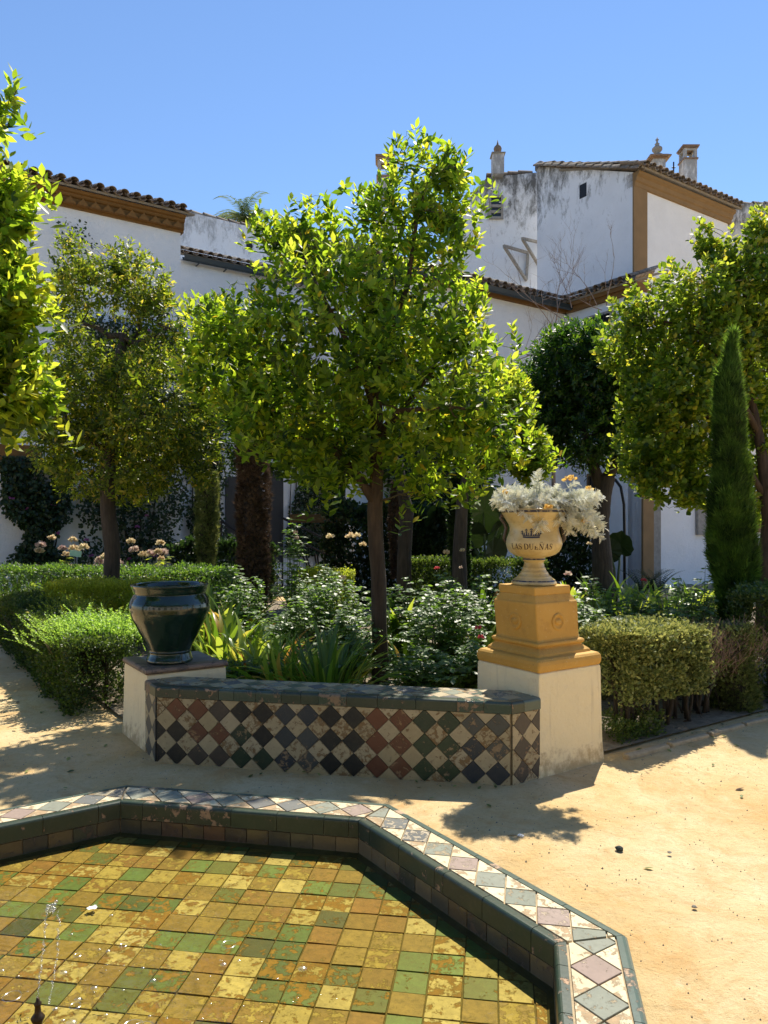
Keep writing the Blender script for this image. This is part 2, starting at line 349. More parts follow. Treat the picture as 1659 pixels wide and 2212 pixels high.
def urn_mat():
    t = NT('yellow_majolica'); co = t.coord()
    sx = t.new('ShaderNodeSeparateXYZ'); t.link(co, sx.inputs[0]); z = sx.outputs[2]
    n = t.noise(co, 5, 6, .6, .5); n2 = t.noise(co, 17, 6, .65, .8); n3 = t.noise(co, 40, 4)
    c = t.ramp(n, [(.35, C(.52, .38, .15)), (.55, C(.60, .48, .25)), (.7, C(.56, .50, .33))])
    c = t.mix(t.ramp(n2, [(.57, bw(0)), (.585, bw(.5)), (.60, bw(.12)), (.7, bw(.3))]), c, C(.30, .17, .07))
    # painted blue bands by height (object z = world z)
    def band(lo, hi):
        a = t.ramp(t.math('SUBTRACT', z, lo), [(0, bw(0)), (.002, bw(1))])
        b = t.ramp(t.math('SUBTRACT', z, hi), [(0, bw(1)), (.002, bw(0))])
        return t.math('MULTIPLY', a, b)
    bb = t.math('ADD', t.math('ADD', band(.505, .522), band(.172, .184)), band(.022, .032))
    bb = t.math('MULTIPLY', bb, t.ramp(n3, [(.35, bw(.4)), (.5, bw(1))]))
    c = t.mix(bb, c, C(.02, .022, .05))
    t.set(Base_Color=c, Roughness=.28); t.bump(t.math('ADD', n2, n3), .12, .006); return t.m
M['urn'] = urn_mat()
M['paint_blue'] = simple('painted_blue', (.03, .035, .06), .35, var=.5, scale=60)
M['paint_brown'] = simple('painted_brown', (.045, .012, .010), .4, var=.3, scale=60)
M['handle'] = simple('brown_handle_glaze', (.06, .04, .03), .3, var=.4)
M['bronze'] = simple('bronze', (.06, .035, .02), .4, .6, var=.4, scale=40)
M['paper'] = simple('white_paper', (.75, .74, .7), .8)
M['stone'] = simple('grey_pebble', (.22, .2, .16), .9, var=.3)
M['dung'] = simple('dark_clod', (.035, .045, .04), .9, var=.5, scale=60)
M['sign'] = simple('turquoise_sign', (.30, .55, .46), .5)
M['slab_grey'] = simple('grey_stone', (.25, .24, .22), .9, var=.25, scale=10, bump=.4)

# ------------------------------------------------------------------ object helpers
def tag(o, label=None, cat=None, group=None, kind=None):
    if label: o['label'] = label
    if cat: o['category'] = cat
    if group: o['group'] = group
    if kind: o['kind'] = kind
    return o
def empty(name, loc=(0, 0, 0), label=None, cat=None, group=None, rz=0):
    o = bpy.data.objects.new(name, None); COL.objects.link(o)
    o.location = loc; o.rotation_euler = (0, 0, rz); o.empty_display_size = .2
    return tag(o, label, cat, group)
def link(name, me, parent=None, mat4=None, world_parented=True):
    "link mesh as object; mat4 is the WORLD matrix"
    o = bpy.data.objects.new(name, me); COL.objects.link(o)
    w = mat4 if mat4 is not None else Matrix.Identity(4)
    if parent is not None:
        o.parent = parent
        o.matrix_basis = wm(parent).inverted() @ w
    else: o.matrix_basis = w
    if parent is not None and name in ('stems', 'canes', 'branches', 'foliage'): o['kind'] = 'stuff'
    return o
def wm(o):
    m = o.matrix_basis.copy()
    while o.parent: o = o.parent; m = o.matrix_basis @ m
    return m
def basis(x, y, z, p):
    m = Matrix.Identity(4)
    for i in range(3):
        m[i][0] = x[i]; m[i][1] = y[i]; m[i][2] = z[i]; m[i][3] = p[i]
    return m
def npmesh(name, V, faces_by_n, mat, v=None, smooth=False):
    "V (n,3); faces_by_n list of int arrays (m,k)"
    me = bpy.data.meshes.new(name)
    V = np.asarray(V, dtype=np.float32)
    me.vertices.add(len(V)); me.vertices.foreach_set('co', V.ravel())
    loops = np.concatenate([f.ravel() for f in faces_by_n]).astype(np.int32)
    sizes = np.concatenate([np.full(len(f), f.shape[1], dtype=np.int32) for f in faces_by_n])
    starts = np.concatenate([[0], np.cumsum(sizes)[:-1]]).astype(np.int32)
    me.loops.add(len(loops)); me.loops.foreach_set('vertex_index', loops)
    me.polygons.add(len(sizes)); me.polygons.foreach_set('loop_start', starts)
    if smooth: me.polygons.foreach_set('use_smooth', np.ones(len(sizes), dtype=bool))
    me.update(calc_edges=True)
    if v is not None:
        a = me.attributes.new('v', 'FLOAT', 'POINT'); a.data.foreach_set('value', np.asarray(v, dtype=np.float32))
    if mat: me.materials.append(mat)
    return me
class MB:
    def __init__(s): s.v = []; s.f = []
    def add(s, vs, fs):
        o = len(s.v); s.v += [tuple(p) for p in vs]; s.f += [tuple(i + o for i in f) for f in fs]
    def box(s, c, d, rz=0, m=None):
        x, y, z = d[0] / 2, d[1] / 2, d[2] / 2
        vs = [Vector((a * x, b * y, e * z)) for a in (-1, 1) for b in (-1, 1) for e in (-1, 1)]
        if m is None: m = Matrix.Translation(c) @ Matrix.Rotation(rz, 4, 'Z')
        s.add([m @ p for p in vs], [(0, 1, 3, 2), (4, 6, 7, 5), (0, 4, 5, 1), (2, 3, 7, 6), (0, 2, 6, 4), (1, 5, 7, 3)])
    def bar(s, a, b, w, h=None, up=Vector((0, 0, 1))):
        a = Vector(a); b = Vector(b); h = h or w; y = (b - a); L = y.length; y.normalize()
        x = y.cross(up)
        if x.length < 1e-4: x = y.cross(Vector((1, 0, 0)))
        x.normalize(); z = x.cross(y)
        s.box(None, (w, L, h), m=basis(x, y, z, (a + b) / 2))
    def prism(s, poly, z0, z1):
        "poly: list of (x,y), ccw"
        n = len(poly)
        vs = [(p[0], p[1], z0) for p in poly] + [(p[0], p[1], z1) for p in poly]
        s.add(vs, [tuple(reversed(range(n))), tuple(range(n, 2 * n))] + [(i, (i + 1) % n, n + (i + 1) % n, n + i) for i in range(n)])
    def loft(s, rings, cap=True, closed=True):
        n = len(rings[0]); vs = [p for r in rings for p in r]; fs = []
        for k in range(len(rings) - 1):
            for i in range(n if closed else n - 1):
                j = (i + 1) % n; fs.append((k * n + i, k * n + j, (k + 1) * n + j, (k + 1) * n + i))
        if cap: fs.append(tuple(reversed(range(n)))); fs.append(tuple(range((len(rings) - 1) * n, len(rings) * n)))
        s.add(vs, fs)
    def lathe(s, prof, n=48, c=(0, 0), cap=True):
        s.loft([[(c[0] + r * math.cos(2 * math.pi * i / n), c[1] + r * math.sin(2 * math.pi * i / n), z) for i in range(n)] for z, r in prof], cap)
    def tube(s, pts, radii, n=6, cap=True):
        pts = [Vector(p) for p in pts]; rings = []
        if isinstance(radii, (int, float)): radii = [radii] * len(pts)
        up = Vector((.13, .31, .94)); px = None
        for i, p in enumerate(pts):
            t = (pts[min(i + 1, len(pts) - 1)] - pts[max(i - 1, 0)])
            if t.length < 1e-9: t = Vector((0, 0, 1))
            t.normalize()
            if px is None:
                x = t.cross(up)
                if x.length < .05: x = t.cross(Vector((1, 0, 0)))
            else: x = px - t * px.dot(t)
            if x.length < 1e-6: x = t.cross(Vector((1, .2, .1)))
            x.normalize(); px = x; y = t.cross(x)
            rings.append([p + (x * math.cos(2 * math.pi * k / n) + y * math.sin(2 * math.pi * k / n)) * radii[i] for k in range(n)])
        s.loft(rings, cap)
    def mesh(s, name, mat, smooth=False, v=None):
        me = bpy.data.meshes.new(name); me.from_pydata(s.v, [], s.f); me.update()
        if smooth: me.polygons.foreach_set('use_smooth', [True] * len(me.polygons))
        if mat: me.materials.append(mat)
        if v is not None:
            a = me.attributes.new('v', 'FLOAT', 'POINT'); a.data.foreach_set('value', [v] * len(me.vertices))
        return me
    def obj(s, name, mat, parent=None, smooth=False, bevel=0, seg=2, angle=None):
        me = s.mesh(name, mat, smooth)
        o = link(name, me, parent)
        if bevel:
            b = o.modifiers.new('bevel', 'BEVEL'); b.width = bevel; b.segments = seg; b.limit_method = 'ANGLE'; b.angle_limit = rad(35)
        return o
def center_mesh(o):
    "move origin of an identity-placed object to its centre bottom"
    return o

# ------------------------------------------------------------------ leaf templates and scatter
def T_leaf(w=.225, fold=.10, droop=.12, rows=((.0, 0), (.28, .85), (.6, 1.0), (1.0, 0))):
    V = [(0, 0, 0)]; mids = []; 
    c1, c2 = (0, .28, -.5 * fold), (0, .62, -.6 * fold - droop * .35)
    V += [c1, c2, (0, 1, -droop)]
    V += [(-w * .85, .28, 0), (-w, .6, -droop * .3), (w * .85, .28, 0), (w, .6, -droop * .3)]
    tri = np.array([(0, 1, 4), (0, 6, 1), (5, 2, 3), (2, 7, 3)]); quad = np.array([(4, 1, 2, 5), (1, 6, 7, 2)])
    return np.array(V, float), [tri, quad]
def T_small(w=.3, fold=.12):
    V = np.array([(0, 0, 0), (-w, .5, fold), (0, 1, 0), (w, .5, fold)], float)
    return V, [np.array([(0, 2, 1), (0, 3, 2)])]
def T_lobed():
    "silvery pinnate leaf: blade with blunt paired lobes"
    V = []; Q = []
    def quad(a, b, c, d):
        o = len(V); V.extend([a, b, c, d]); Q.append((o, o + 1, o + 2, o + 3))
    for k in range(6):
        y0, y1 = k / 6, (k + 1) / 6
        quad((-.05, y0, -.2 * y0 * y0), (.05, y0, -.2 * y0 * y0), (.05, y1, -.2 * y1 * y1), (-.05, y1, -.2 * y1 * y1))
    for k in range(1, 6):
        y = k / 6; L = .34 * math.sin(math.pi * (.25 + .62 * y)); zz = -.2 * y * y
        for sgn in (-1, 1):
            quad((sgn * .03, y - .05, zz), (sgn * L, y + .05, zz + .05), (sgn * (L + .02), y + .14, zz + .03), (sgn * .03, y + .04, zz))
    quad((-.06, .95, -.19), (.06, .95, -.19), (.10, 1.12, -.26), (-.10, 1.12, -.26))
    return np.array(V, float), [np.array(Q)]
def T_spray():
    "feathery conifer spray: a fan of narrow scale-leaf fingers"
    V = []; Tt = []
    for ang, L in ((0, 1), (-.45, .75), (.45, .75), (-.85, .5), (.85, .5)):
        dx, dy = math.sin(ang), math.cos(ang); o = len(V); w = .07
        b = .15 + .1 * abs(ang)
        V += [(-w * dy, b * .6 + w * dx, 0), (w * dy, b * .6 - w * dx, 0), (dx * L + 0, b + dy * L * .85, .05 * ang)]
        Tt.append((o, o + 1, o + 2))
    return np.array(V, float), [np.array(Tt)]
TL, TS, TLOB, TSP = T_leaf(), T_small(), T_lobed(), T_spray()
TROUND = T_leaf(w=.33, fold=.08, droop=.1)
TNARROW = T_leaf(w=.20, fold=.10, droop=.22)
def norm(a): return a / np.maximum(np.linalg.norm(a, axis=-1, keepdims=True), 1e-9)
def frames(D, U):
    Y = norm(D); X = norm(np.cross(Y, U)); Z = np.cross(X, Y); return X, Y, Z
def scatter(name, tmpl, P, D, U, s, v, mat):
    T, F_ = tmpl; n = len(P); k = len(T)
    X, Y, Z = frames(D, U)
    s = np.asarray(s, float).reshape(-1, 1, 1) * np.ones((n, 1, 1))
    V = P[:, None, :] + s * (T[None, :, 0:1] * X[:, None, :] + T[None, :, 1:2] * Y[:, None, :] + T[None, :, 2:3] * Z[:, None, :])
    off = (np.arange(n) * k)[:, None, None]
    faces = [(f[None] + off).reshape(-1, f.shape[1]) for f in F_]
    return npmesh(name, V.reshape(-1, 3), faces, mat, np.repeat(v, k))
def leaf_objects(name, tmpl, P, D, U, s, v, mat, parent, nvar=8):
    "the leaves that show largest, each an object; leaf colour variants share meshes"
    ms = []
    for i in range(nvar):
        vv = (i + .5) / nvar
        ms.append(npmesh(name, tmpl[0], tmpl[1], mat, np.full(len(tmpl[0]), vv)))
    X, Y, Z = frames(D, U); pi = wm(parent).inverted()
    for i in range(len(P)):
        o = bpy.data.objects.new(name, ms[min(nvar - 1, int(np.clip(v[i], 0, .999) * nvar))]); COL.objects.link(o)
        o.parent = parent; k = s[i]
        o.matrix_basis = pi @ basis(X[i] * k, Y[i] * k, Z[i] * k, P[i])
def twig_leaves(rng, tips, dirs, n, L, tl, spread=1.0, vmean=.45, vsd=.17, yellow=.03, upz=.5, droop=0.0):
    N = len(tips); k = np.arange(n); t = k / max(1, n - 1)
    e1 = norm(np.cross(dirs, np.array([.3, .2, .93]) + rng.normal(0, .05, (N, 3)))); e2 = np.cross(dirs, e1)
    az = (2.4 * k)[None, :] + rng.uniform(0, 6.28, (N, 1)) + rng.normal(0, .3, (N, n))
    radial = np.cos(az)[..., None] * e1[:, None] + np.sin(az)[..., None] * e2[:, None]
    tt = t[None, :, None]
    P = tips[:, None] - dirs[:, None] * (tl * (1 - tt)) + radial * .004
    D = dirs[:, None] * (.35 + .55 * tt) + radial * spread * (1 - .5 * tt) + np.array([0, 0, .05 - droop]) + rng.normal(0, .22, (N, n, 3))
    U = dirs[:, None] * .8 - radial * .3 + np.array([0, 0, upz]) + rng.normal(0, .35, (N, n, 3))
    s = L * rng.uniform(.65, 1.12, (N, n)) * (1 - .25 * t[None]) 
    tone = rng.normal(0, .10, (N, 1))
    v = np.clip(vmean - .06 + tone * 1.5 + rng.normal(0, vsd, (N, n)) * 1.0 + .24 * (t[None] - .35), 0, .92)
    v = np.where(rng.random((N, n)) < yellow, rng.uniform(.93, 1, (N, n)), v)
    f = lambda a: a.reshape(-1, 3)
    return f(P), f(D), f(U), s.ravel(), v.ravel()
def branchwork(rng, limbs, tips, mat, parent, frac=.6, r0=.012, jitter=.08, name='branches'):
    "twigs grown from the limbs out to the leaf clusters"
    nodes = np.array([p for l in limbs for p in l[0]], float); rn = np.array([r for l in limbs for r in l[1]], float)
    base = np.array(limbs[0][0][0], float)
    sel = tips[rng.random(len(tips)) < frac]
    sel = sel[np.argsort(np.linalg.norm(sel - nodes.mean(0), axis=1))]
    mb = MB()
    for t in sel:
        d = np.linalg.norm(nodes - t, axis=1) + .35 * np.abs(nodes[:, 2] - t[2])
        i = int(np.argmin(d + (rn < .004) * .2)); a = nodes[i]; L = np.linalg.norm(t - a)
        if L < .02: continue
        ra = min(rn[i] * .75, r0 + .012 * L); rb = .0028
        m1 = a + (t - a) * .35 + rng.normal(0, jitter * L, 3); m2 = a + (t - a) * .7 + rng.normal(0, jitter * L, 3) + np.array([0, 0, .04 * L])
        pts = [a, m1, m2, t]; rr = [ra, ra * .7 + rb * .3, ra * .35 + rb * .65, rb]
        mb.tube(pts, rr, 4, cap=False)
        nodes = np.vstack([nodes, m1, m2, t]); rn = np.concatenate([rn, rr[1:]])
    if mb.v: 
        o = mb.obj(name, mat, parent, smooth=True); return o
def sample_lobes(rng, lobes, n, shell=.5):
    vol = np.array([l[1][0] * l[1][1] * l[1][2] for l in lobes]) ** .75; idx = rng.choice(len(lobes), n, p=vol / vol.sum())
    c = np.array([l[0] for l in lobes])[idx]; r = np.array([l[1] for l in lobes])[idx]
    d = norm(rng.normal(0, 1, (n, 3))); rr = rng.random(n) ** (1 / 3) ; rr = np.where(rng.random(n) < shell, rng.uniform(.82, 1.06, n), rr)
    tips = c + d * r * rr[:, None]
    return tips, d, rr
def make_tree(name, label, cat, base, trunk, limbs, lobes, ntips, nleaf, L, tl, mat, barkmat, seed, own=300, group=None, tmpl=TL,
              vmean=.45, yellow=.03, shell=.5, upb=.45, droop=0, spread=1.0, frac=.6, tuftup=0.0, extra=None):
    rng = np.random.default_rng(seed)
    root = empty(name, base, label, cat, group)
    mb = MB()
    # trunk outline with knots and slight flutes
    pts, radii = trunk
    fine = []; fr = []
    for i in range(len(pts) - 1):
        for k in range(6):
            t = k / 6; fine.append(Vector(pts[i]).lerp(Vector(pts[i + 1]), t)); fr.append(radii[i] * (1 - t) + radii[i + 1] * t)
    fine.append(Vector(pts[-1])); fr.append(radii[-1])
    for i in range(len(fine)):
        fr[i] *= 1 + .10 * noise.noise(fine[i] * 3.1) + .05 * noise.noise(fine[i] * 9)
        if i: fine[i] += Vector((noise.noise(fine[i] * 1.7 + Vector((5, 0, 0))), noise.noise(fine[i] * 1.7), 0)) * .02
    mb.tube(fine, fr, 14)
    mb.obj('trunk', barkmat, root, smooth=True)
    for lp, lr in limbs:
        m = MB(); m.tube(lp, lr, 9); m.obj('limb', barkmat, root, smooth=True)
    tips, d, rr = sample_lobes(rng, lobes, ntips, shell)
    if extra is not None:
        tips = np.vstack([tips, extra]); d = np.vstack([d, norm(rng.normal(0, .5, (len(extra), 3)) + np.array([0, 0, .6]))])
    dirs = norm(d * .7 + np.array([0, 0, upb]) + rng.normal(0, .35, d.shape))
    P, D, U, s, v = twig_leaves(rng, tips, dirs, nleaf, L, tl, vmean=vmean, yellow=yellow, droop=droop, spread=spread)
    alll = [(trunk[0], trunk[1])] + limbs
    # only the upper half of the trunk sprouts
    up = [(list(map(tuple, trunk[0][-2:])), list(trunk[1][-2:]))] + [(list(map(tuple, a)), list(b)) for a, b in limbs]
    branchwork(rng, up, tips, M['twig'] if barkmat is M['bark'] else barkmat, root, frac)
    if own:
        # on-screen and nearest first
        x = CX + F * P[:, 0] / P[:, 1]; y = CY - F * (P[:, 2] - EYE) / P[:, 1]
        dist = np.linalg.norm(P - np.array([0, 0, EYE]), axis=1) + np.where((x < 5) | (x > 1654), 50, 0) - s * 8
        o = np.argsort(dist); a, b = o[:own], o[own:]
        leaf_objects('leaf', tmpl, P[a], D[a], U[a], s[a], v[a], mat, root)
    else: b = np.arange(len(P))
    me = scatter('crown', tmpl, P[b], D[b], U[b], s[b], v[b], mat)
    c = link('crown', me, root)
    if own: c['kind'] = 'stuff'
    return root

def polyclip(sub, clip):
    "convex clip, both ccw lists of 2-tuples"
    out = list(sub)
    for i in range(len(clip)):
        a = clip[i]; b = clip[(i + 1) % len(clip)]; inp = out; out = []
        side = lambda p: (b[0] - a[0]) * (p[1] - a[1]) - (b[1] - a[1]) * (p[0] - a[0])
        for j in range(len(inp)):
            p = inp[j]; q = inp[(j + 1) % len(inp)]; sp, sq = side(p), side(q)
            if sp >= 0: out.append(p)
            if (sp >= 0) != (sq >= 0):
                t = sp / (sp - sq); out.append((p[0] + (q[0] - p[0]) * t, p[1] + (q[1] - p[1]) * t))
        if not out: return []
    r = []
    for p in out:
        if not r or math.hypot(p[0] - r[-1][0], p[1] - r[-1][1]) > 1e-4: r.append(p)
    if len(r) > 1 and math.hypot(r[0][0] - r[-1][0], r[0][1] - r[-1][1]) < 1e-4: r.pop()
    return r
def area(p): return .5 * sum(p[i][0] * p[(i + 1) % len(p)][1] - p[(i + 1) % len(p)][0] * p[i][1] for i in range(len(p)))
def inset(p, d):
    "move every edge of a convex ccw polygon inwards"
    n = len(p); cl = []
    for i in range(n):
        a, b = p[i], p[(i + 1) % n]; dx, dy = b[0] - a[0], b[1] - a[1]; L = math.hypot(dx, dy)
        nx, ny = -dy / L * d, dx / L * d; cl.append(((a[0] + nx, a[1] + ny), (b[0] + nx, b[1] + ny)))
    out = list(p)
    for a, b in cl:
        inp = out; out = []
        side = lambda q: (b[0] - a[0]) * (q[1] - a[1]) - (b[1] - a[1]) * (q[0] - a[0])
        for j in range(len(inp)):
            q, w = inp[j], inp[(j + 1) % len(inp)]; s1, s2 = side(q), side(w)
            if s1 >= 0: out.append(q)
            if (s1 >= 0) != (s2 >= 0):
                t = s1 / (s1 - s2); out.append((q[0] + (w[0] - q[0]) * t, q[1] + (w[1] - q[1]) * t))
        if not out: return []
    return out
_tilecache = {}
def tile(name, poly, fr, mat, parent, thick=.008, gap=.002, rng=R, tilt=.008, chamfer=.0016, rise=.0008, wob=.0):
    """one tile: poly in panel coordinates (u,v), fr=(origin,u,v,n). The body goes 'thick' above the panel."""
    q = inset(poly, gap)
    if len(q) < 3 or area(q) < 1.5e-4: return None
    cx = sum(p[0] for p in q) / len(q); cy = sum(p[1] for p in q) / len(q)
    loc = [(p[0] - cx, p[1] - cy) for p in q]
    if wob: loc = [(a + rng.uniform(-wob, wob), b + rng.uniform(-wob, wob)) for a, b in loc]
    key = (tuple((round(a, 4), round(b, 4)) for a, b in loc), mat.name, thick)
    if key not in _tilecache:
        m = MB(); top = [(a * (1 - chamfer / max(.01, math.hypot(a, b))), b * (1 - chamfer / max(.01, math.hypot(a, b)))) for a, b in loc]
        m.loft([[(a, b, -.002) for a, b in loc], [(a, b, thick - chamfer) for a, b in loc], [(a, b, thick) for a, b in top]])
        _tilecache[key] = m.mesh(name, mat)
    o, u, v, n = fr
    tz = rng.uniform(0, rise)
    base = basis(u, v, n, o + u * cx + v * cy + n * tz)
    return link(name, _tilecache[key], parent, base @ Matrix.Rotation(rng.uniform(-tilt, tilt), 4, 'X') @ Matrix.Rotation(rng.uniform(-tilt, tilt), 4, 'Y'))
exec_order = []

# ================================================================== ground
def ground_mesh():
    # fine near the camera, coarse out to the horizon
    xs = np.concatenate([[-400, -120, -40, -15], np.linspace(-8, 9, 69), [15, 40, 120, 400]])
    ys = np.concatenate([[-400, -60, -8], np.linspace(-1, 13, 57), [18, 30, 60, 150, 500]])
    V = []; nx = len(xs)
    pc = (-1.075, 2.30)
    for y in ys:
        for x in xs:
            z = .018 * noise.noise(Vector((x * .9, y * .9, 0))) + .006 * noise.noise(Vector((x * 3.1, y * 3.1, 4)))
            d = math.hypot(x - pc[0], y - pc[1]);
            if d < 1.72: z = -.30
            elif d > 20: z = 0
            V.append((x, y, z - .008))
    Q = [(j * nx + i, j * nx + i + 1, (j + 1) * nx + i + 1, (j + 1) * nx + i) for j in range(len(ys) - 1) for i in range(nx - 1)]
    return V, Q
gv, gq = ground_mesh()
mb = MB(); mb.add(gv, gq); g = mb.obj('ground', M['sand'], smooth=True); tag(g, kind='structure')
U11 = Vector((math.cos(rad(11)), -math.sin(rad(11)), 0))      # along the bench
N11 = Vector((math.sin(rad(11)), math.cos(rad(11)), 0))       # away from the camera
D56 = Vector((math.sin(rad(56)), math.cos(rad(56)), 0)); D34 = Vector((-math.sin(rad(34)), math.cos(rad(34)), 0))
ZUP = Vector((0, 0, 1))
# planting bed behind the bench and the two hedges
BL = Vector((-1.95, 5.70, 0)); BR = Vector((1.55, 5.25, 0))
bed = [(-1.7, 5.5), (.9, 5.02), (1.6, 5.32), (8.6, 10.0), (9.5, 12.0), (5.0, 15.5), (-2.5, 15.6), (-8.0, 14.5), (-6.1, 11.9)]
mb = MB(); mb.add([(x, y, .016) for x, y in bed], [tuple(range(len(bed)))]); o = mb.obj('garden_bed', M['soil']); tag(o, kind='structure')
back = [(-12, 16.8), (-4, 17.3), (7, 17.2), (13, 15), (14, 26), (-14, 22)]
mb = MB(); mb.add([(x, y, .014) for x, y in back], [tuple(range(len(back)))]); o = mb.obj('garden_bed', M['soil']); tag(o, kind='structure')
# stone edging of the right-hand bed
kb = MB()
for i in range(16):
    a = BR + D56 * (.1 + i * .5) + Vector((.06, -.1, 0)); 
    kb.box(None, (.46, .06, .045), m=Matrix.Translation(a + Vector((.2, .13, .0))) @ Matrix.Rotation(math.atan2(D56.y, D56.x) + R.uniform(-.03, .03), 4, 'Z'))
o = kb.obj('bed_kerb', M['mortar'], bevel=.012); tag(o, kind='structure')

# ================================================================== octagonal pool
PC = Vector((-1.075, 2.30, 0)); RW = .267; AP = 1.584; RIM = .150; WATER = -.012; FLOOR = -.024
TAN = math.tan(rad(22.5))
pool = empty('fountain_pool', PC, 'low octagonal fountain pool with tiled rim and mottled yellow and green tiled floor', 'pool')
def oct_ring(ap, z): 
    r = ap / math.cos(rad(22.5))
    return [Vector((PC.x + r * math.sin(rad(11 + 22.5 + 45 * k)), PC.y + r * math.cos(rad(11 + 22.5 + 45 * k)), z)) for k in range(8)][::-1]
mb = MB()
rings = [oct_ring(AP + RW - .012, -.3), oct_ring(AP + RW - .012, RIM - .030), oct_ring(AP + RW - .03, RIM - .010), oct_ring(AP + .016, RIM - .010), oct_ring(AP + .010, RIM - .03), oct_ring(AP + .010, -.3)]
mb.loft(rings, cap=False); mb.obj('rim_body', M['mortar'], pool)
mb = MB(); mb.add([tuple(p) for p in oct_ring(AP + .02, FLOOR - .006)], [tuple(range(8))]); mb.obj('floor_bed', M['grout_dark'], pool)
# rounded ledge where wall and floor meet
mb = MB(); mb.loft([oct_ring(AP + .005, WATER + .002), oct_ring(AP - .018, WATER - .006), oct_ring(AP - .026, FLOOR)], cap=False)
mb.obj('base_ledge', M['grout_ledge'], pool)
RIMD = ['r_grey', 'r_purple', 'r_grey', 'r_slate', 'r_slate', 'r_grey', 'r_purple', 'r_grey']
for k, nrm in enumerate((-34, 11, 56, 101)):
    n = Vector((math.sin(rad(nrm)), math.cos(rad(nrm)), 0)); u = Vector((n.y, -n.x, 0))   # u runs clockwise seen from above
    o0 = PC + Vector((0, 0, RIM - .010))
    # panel coordinates: a along u, b outwards from the inner wall face; tiles lie with normal up: (u, n) is right-handed with +z? u x n = +z
    fr = (o0 + n * AP, u, n, ZUP)
    hi = lambda b: (AP + b) * TAN
    b0, b1 = .050, RW - .046
    clip = [(-hi(b0) + .003, b0), (hi(b0) - .003, b0), (hi(b1) - .003, b1), (-hi(b1) + .003, b1)]
    d = (b1 - b0) * 1.03; mid = (b0 + b1) / 2
    for i in range(-6, 7):
        for j in (0, 1):
            off = 0.0 if k != 1 else .5
            for s in ((0,) if j == 0 else (-.5, .5)):
                cxx = (i + off + (.5 if j else 0)) * d; cyy = mid + s * d
                q = [(cxx, cyy - d / 2), (cxx + d / 2, cyy), (cxx, cyy + d / 2), (cxx - d / 2, cyy)]
                q = polyclip(q, clip)
                if len(q) < 3: continue
                mt = M['r_cream'] if j else M[RIMD[(i * 1 + k * 3) % 8]]
                tile('rim_tile', q, fr, mt, pool, thick=.010, gap=.003, rise=.0015, tilt=.006)
    # inner nosing: rounded green pieces over the lip
    L = 2 * AP * TAN; cuts = [-L / 2]; 
    lens = [.13, .25, .25, .25, .25, .13, .25] if k % 2 else [.10, .25, .27, .06, .25, .27, .25]
    x = -L / 2
    for q in lens:
        x += q
        if x < L / 2 - .05: cuts.append(x)
    cuts.append(L / 2)
    for a, b in zip(cuts[:-1], cuts[1:]):
        m = MB(); rr = .016
        prof = [(.044, RIM - .012), (.044, RIM + .001)] + [(rr - rr * math.sin(t), RIM + .003 - rr + rr * math.cos(t)) for t in [0, .4, .8, 1.2, 1.57]] + [(0, RIM - .085), (.012, RIM - .085)]
        def ring(xx, endl):
            out = []
            for bb, z in prof:
                e = xx
                if endl == -1 and abs(a + L / 2) < 1e-6: e = -(AP + bb) * TAN + .0015
                if endl == 1 and abs(b - L / 2) < 1e-6: e = (AP + bb) * TAN - .0015
                out.append(PC + n * (AP + bb) + u * e + Vector((0, 0, z)))
            return out
        m.loft([ring(a + .0015, -1), ring(b - .0015, 1)])
        m.obj('nosing_tile', M['t_nosing'], pool)
    # wall tiles below the nosing
    cnt = 11; w = (L + .01) / cnt
    for i in range(cnt):
        a = -L / 2 + i * w * L / (L + .01); b = a + w * L / (L + .01)
        frw = (PC + n * (AP + .010), -u, ZUP, -n)
        tile('wall_tile', [(-b, WATER - .02), (-a, WATER - .02), (-a, RIM - .088), (-b, RIM - .088)], frw, M['w_dark'], pool, thick=.008, gap=.0015)
    # outer edging, bullnosed
    Lo = 2 * (AP + RW) * TAN; cuts = [-Lo / 2 + i * Lo / 6 + (R.uniform(-.05, .05) if 0 < i < 6 else 0) for i in range(7)]
    for a, b in zip(cuts[:-1], cuts[1:]):
        m = MB(); rr = .022
        prof = [(RW - .042, RIM - .012), (RW - .042, RIM)] + [(RW - rr + rr * math.sin(t), RIM - rr + rr * math.cos(t)) for t in [0, .5, 1.0, 1.57]] + [(RW, -.03), (RW - .014, -.03)]
        def ring(xx, endl):
            out = []
            for bb, z in prof:
                e = xx
                if endl == -1 and a == cuts[0]: e = -(AP + bb) * TAN + .001
                elif endl == 1 and b == cuts[-1]: e = (AP + bb) * TAN - .001
                out.append(PC + n * (AP + bb) + u * e + Vector((0, 0, z)))
            return out
        m.loft([list(reversed(ring(a + .0015, -1))), list(reversed(ring(b - .0015, 1)))])
        m.obj('edging_tile', M['t_outer'], pool)
# floor tiles
sq = .126; th = rad(8.5)
fu = Vector((math.cos(th), -math.sin(th), 0)); fv = Vector((math.sin(th), math.cos(th), 0))
fr = (PC + Vector((.03, 0, FLOOR - .006)), fu, fv, ZUP)
rl = oct_ring(AP - .012, 0)
clip = [((p - fr[0]).dot(fu), (p - fr[0]).dot(fv)) for p in rl]
if area(clip) < 0: clip = clip[::-1]
cells = []
for i in range(-14, 15):
    for j in range(-14, 15):
        q = polyclip([(i * sq, j * sq), (i * sq + sq, j * sq), (i * sq + sq, j * sq + sq), (i * sq, j * sq + sq)], clip)
        if len(q) < 3: continue
        c = fr[0] + fu * (i + .5) * sq + fv * (j + .5) * sq
        y = max(.3, c.y); px = CX + F * c.x / y; py = CY + F * (EYE - c.z) / y
        vis = -60 < px < 1720 and py < 2290
        cells.append((0 if vis else 1, c.y, i, j, q))
cells.sort(key=lambda t: (t[0], t[1]))
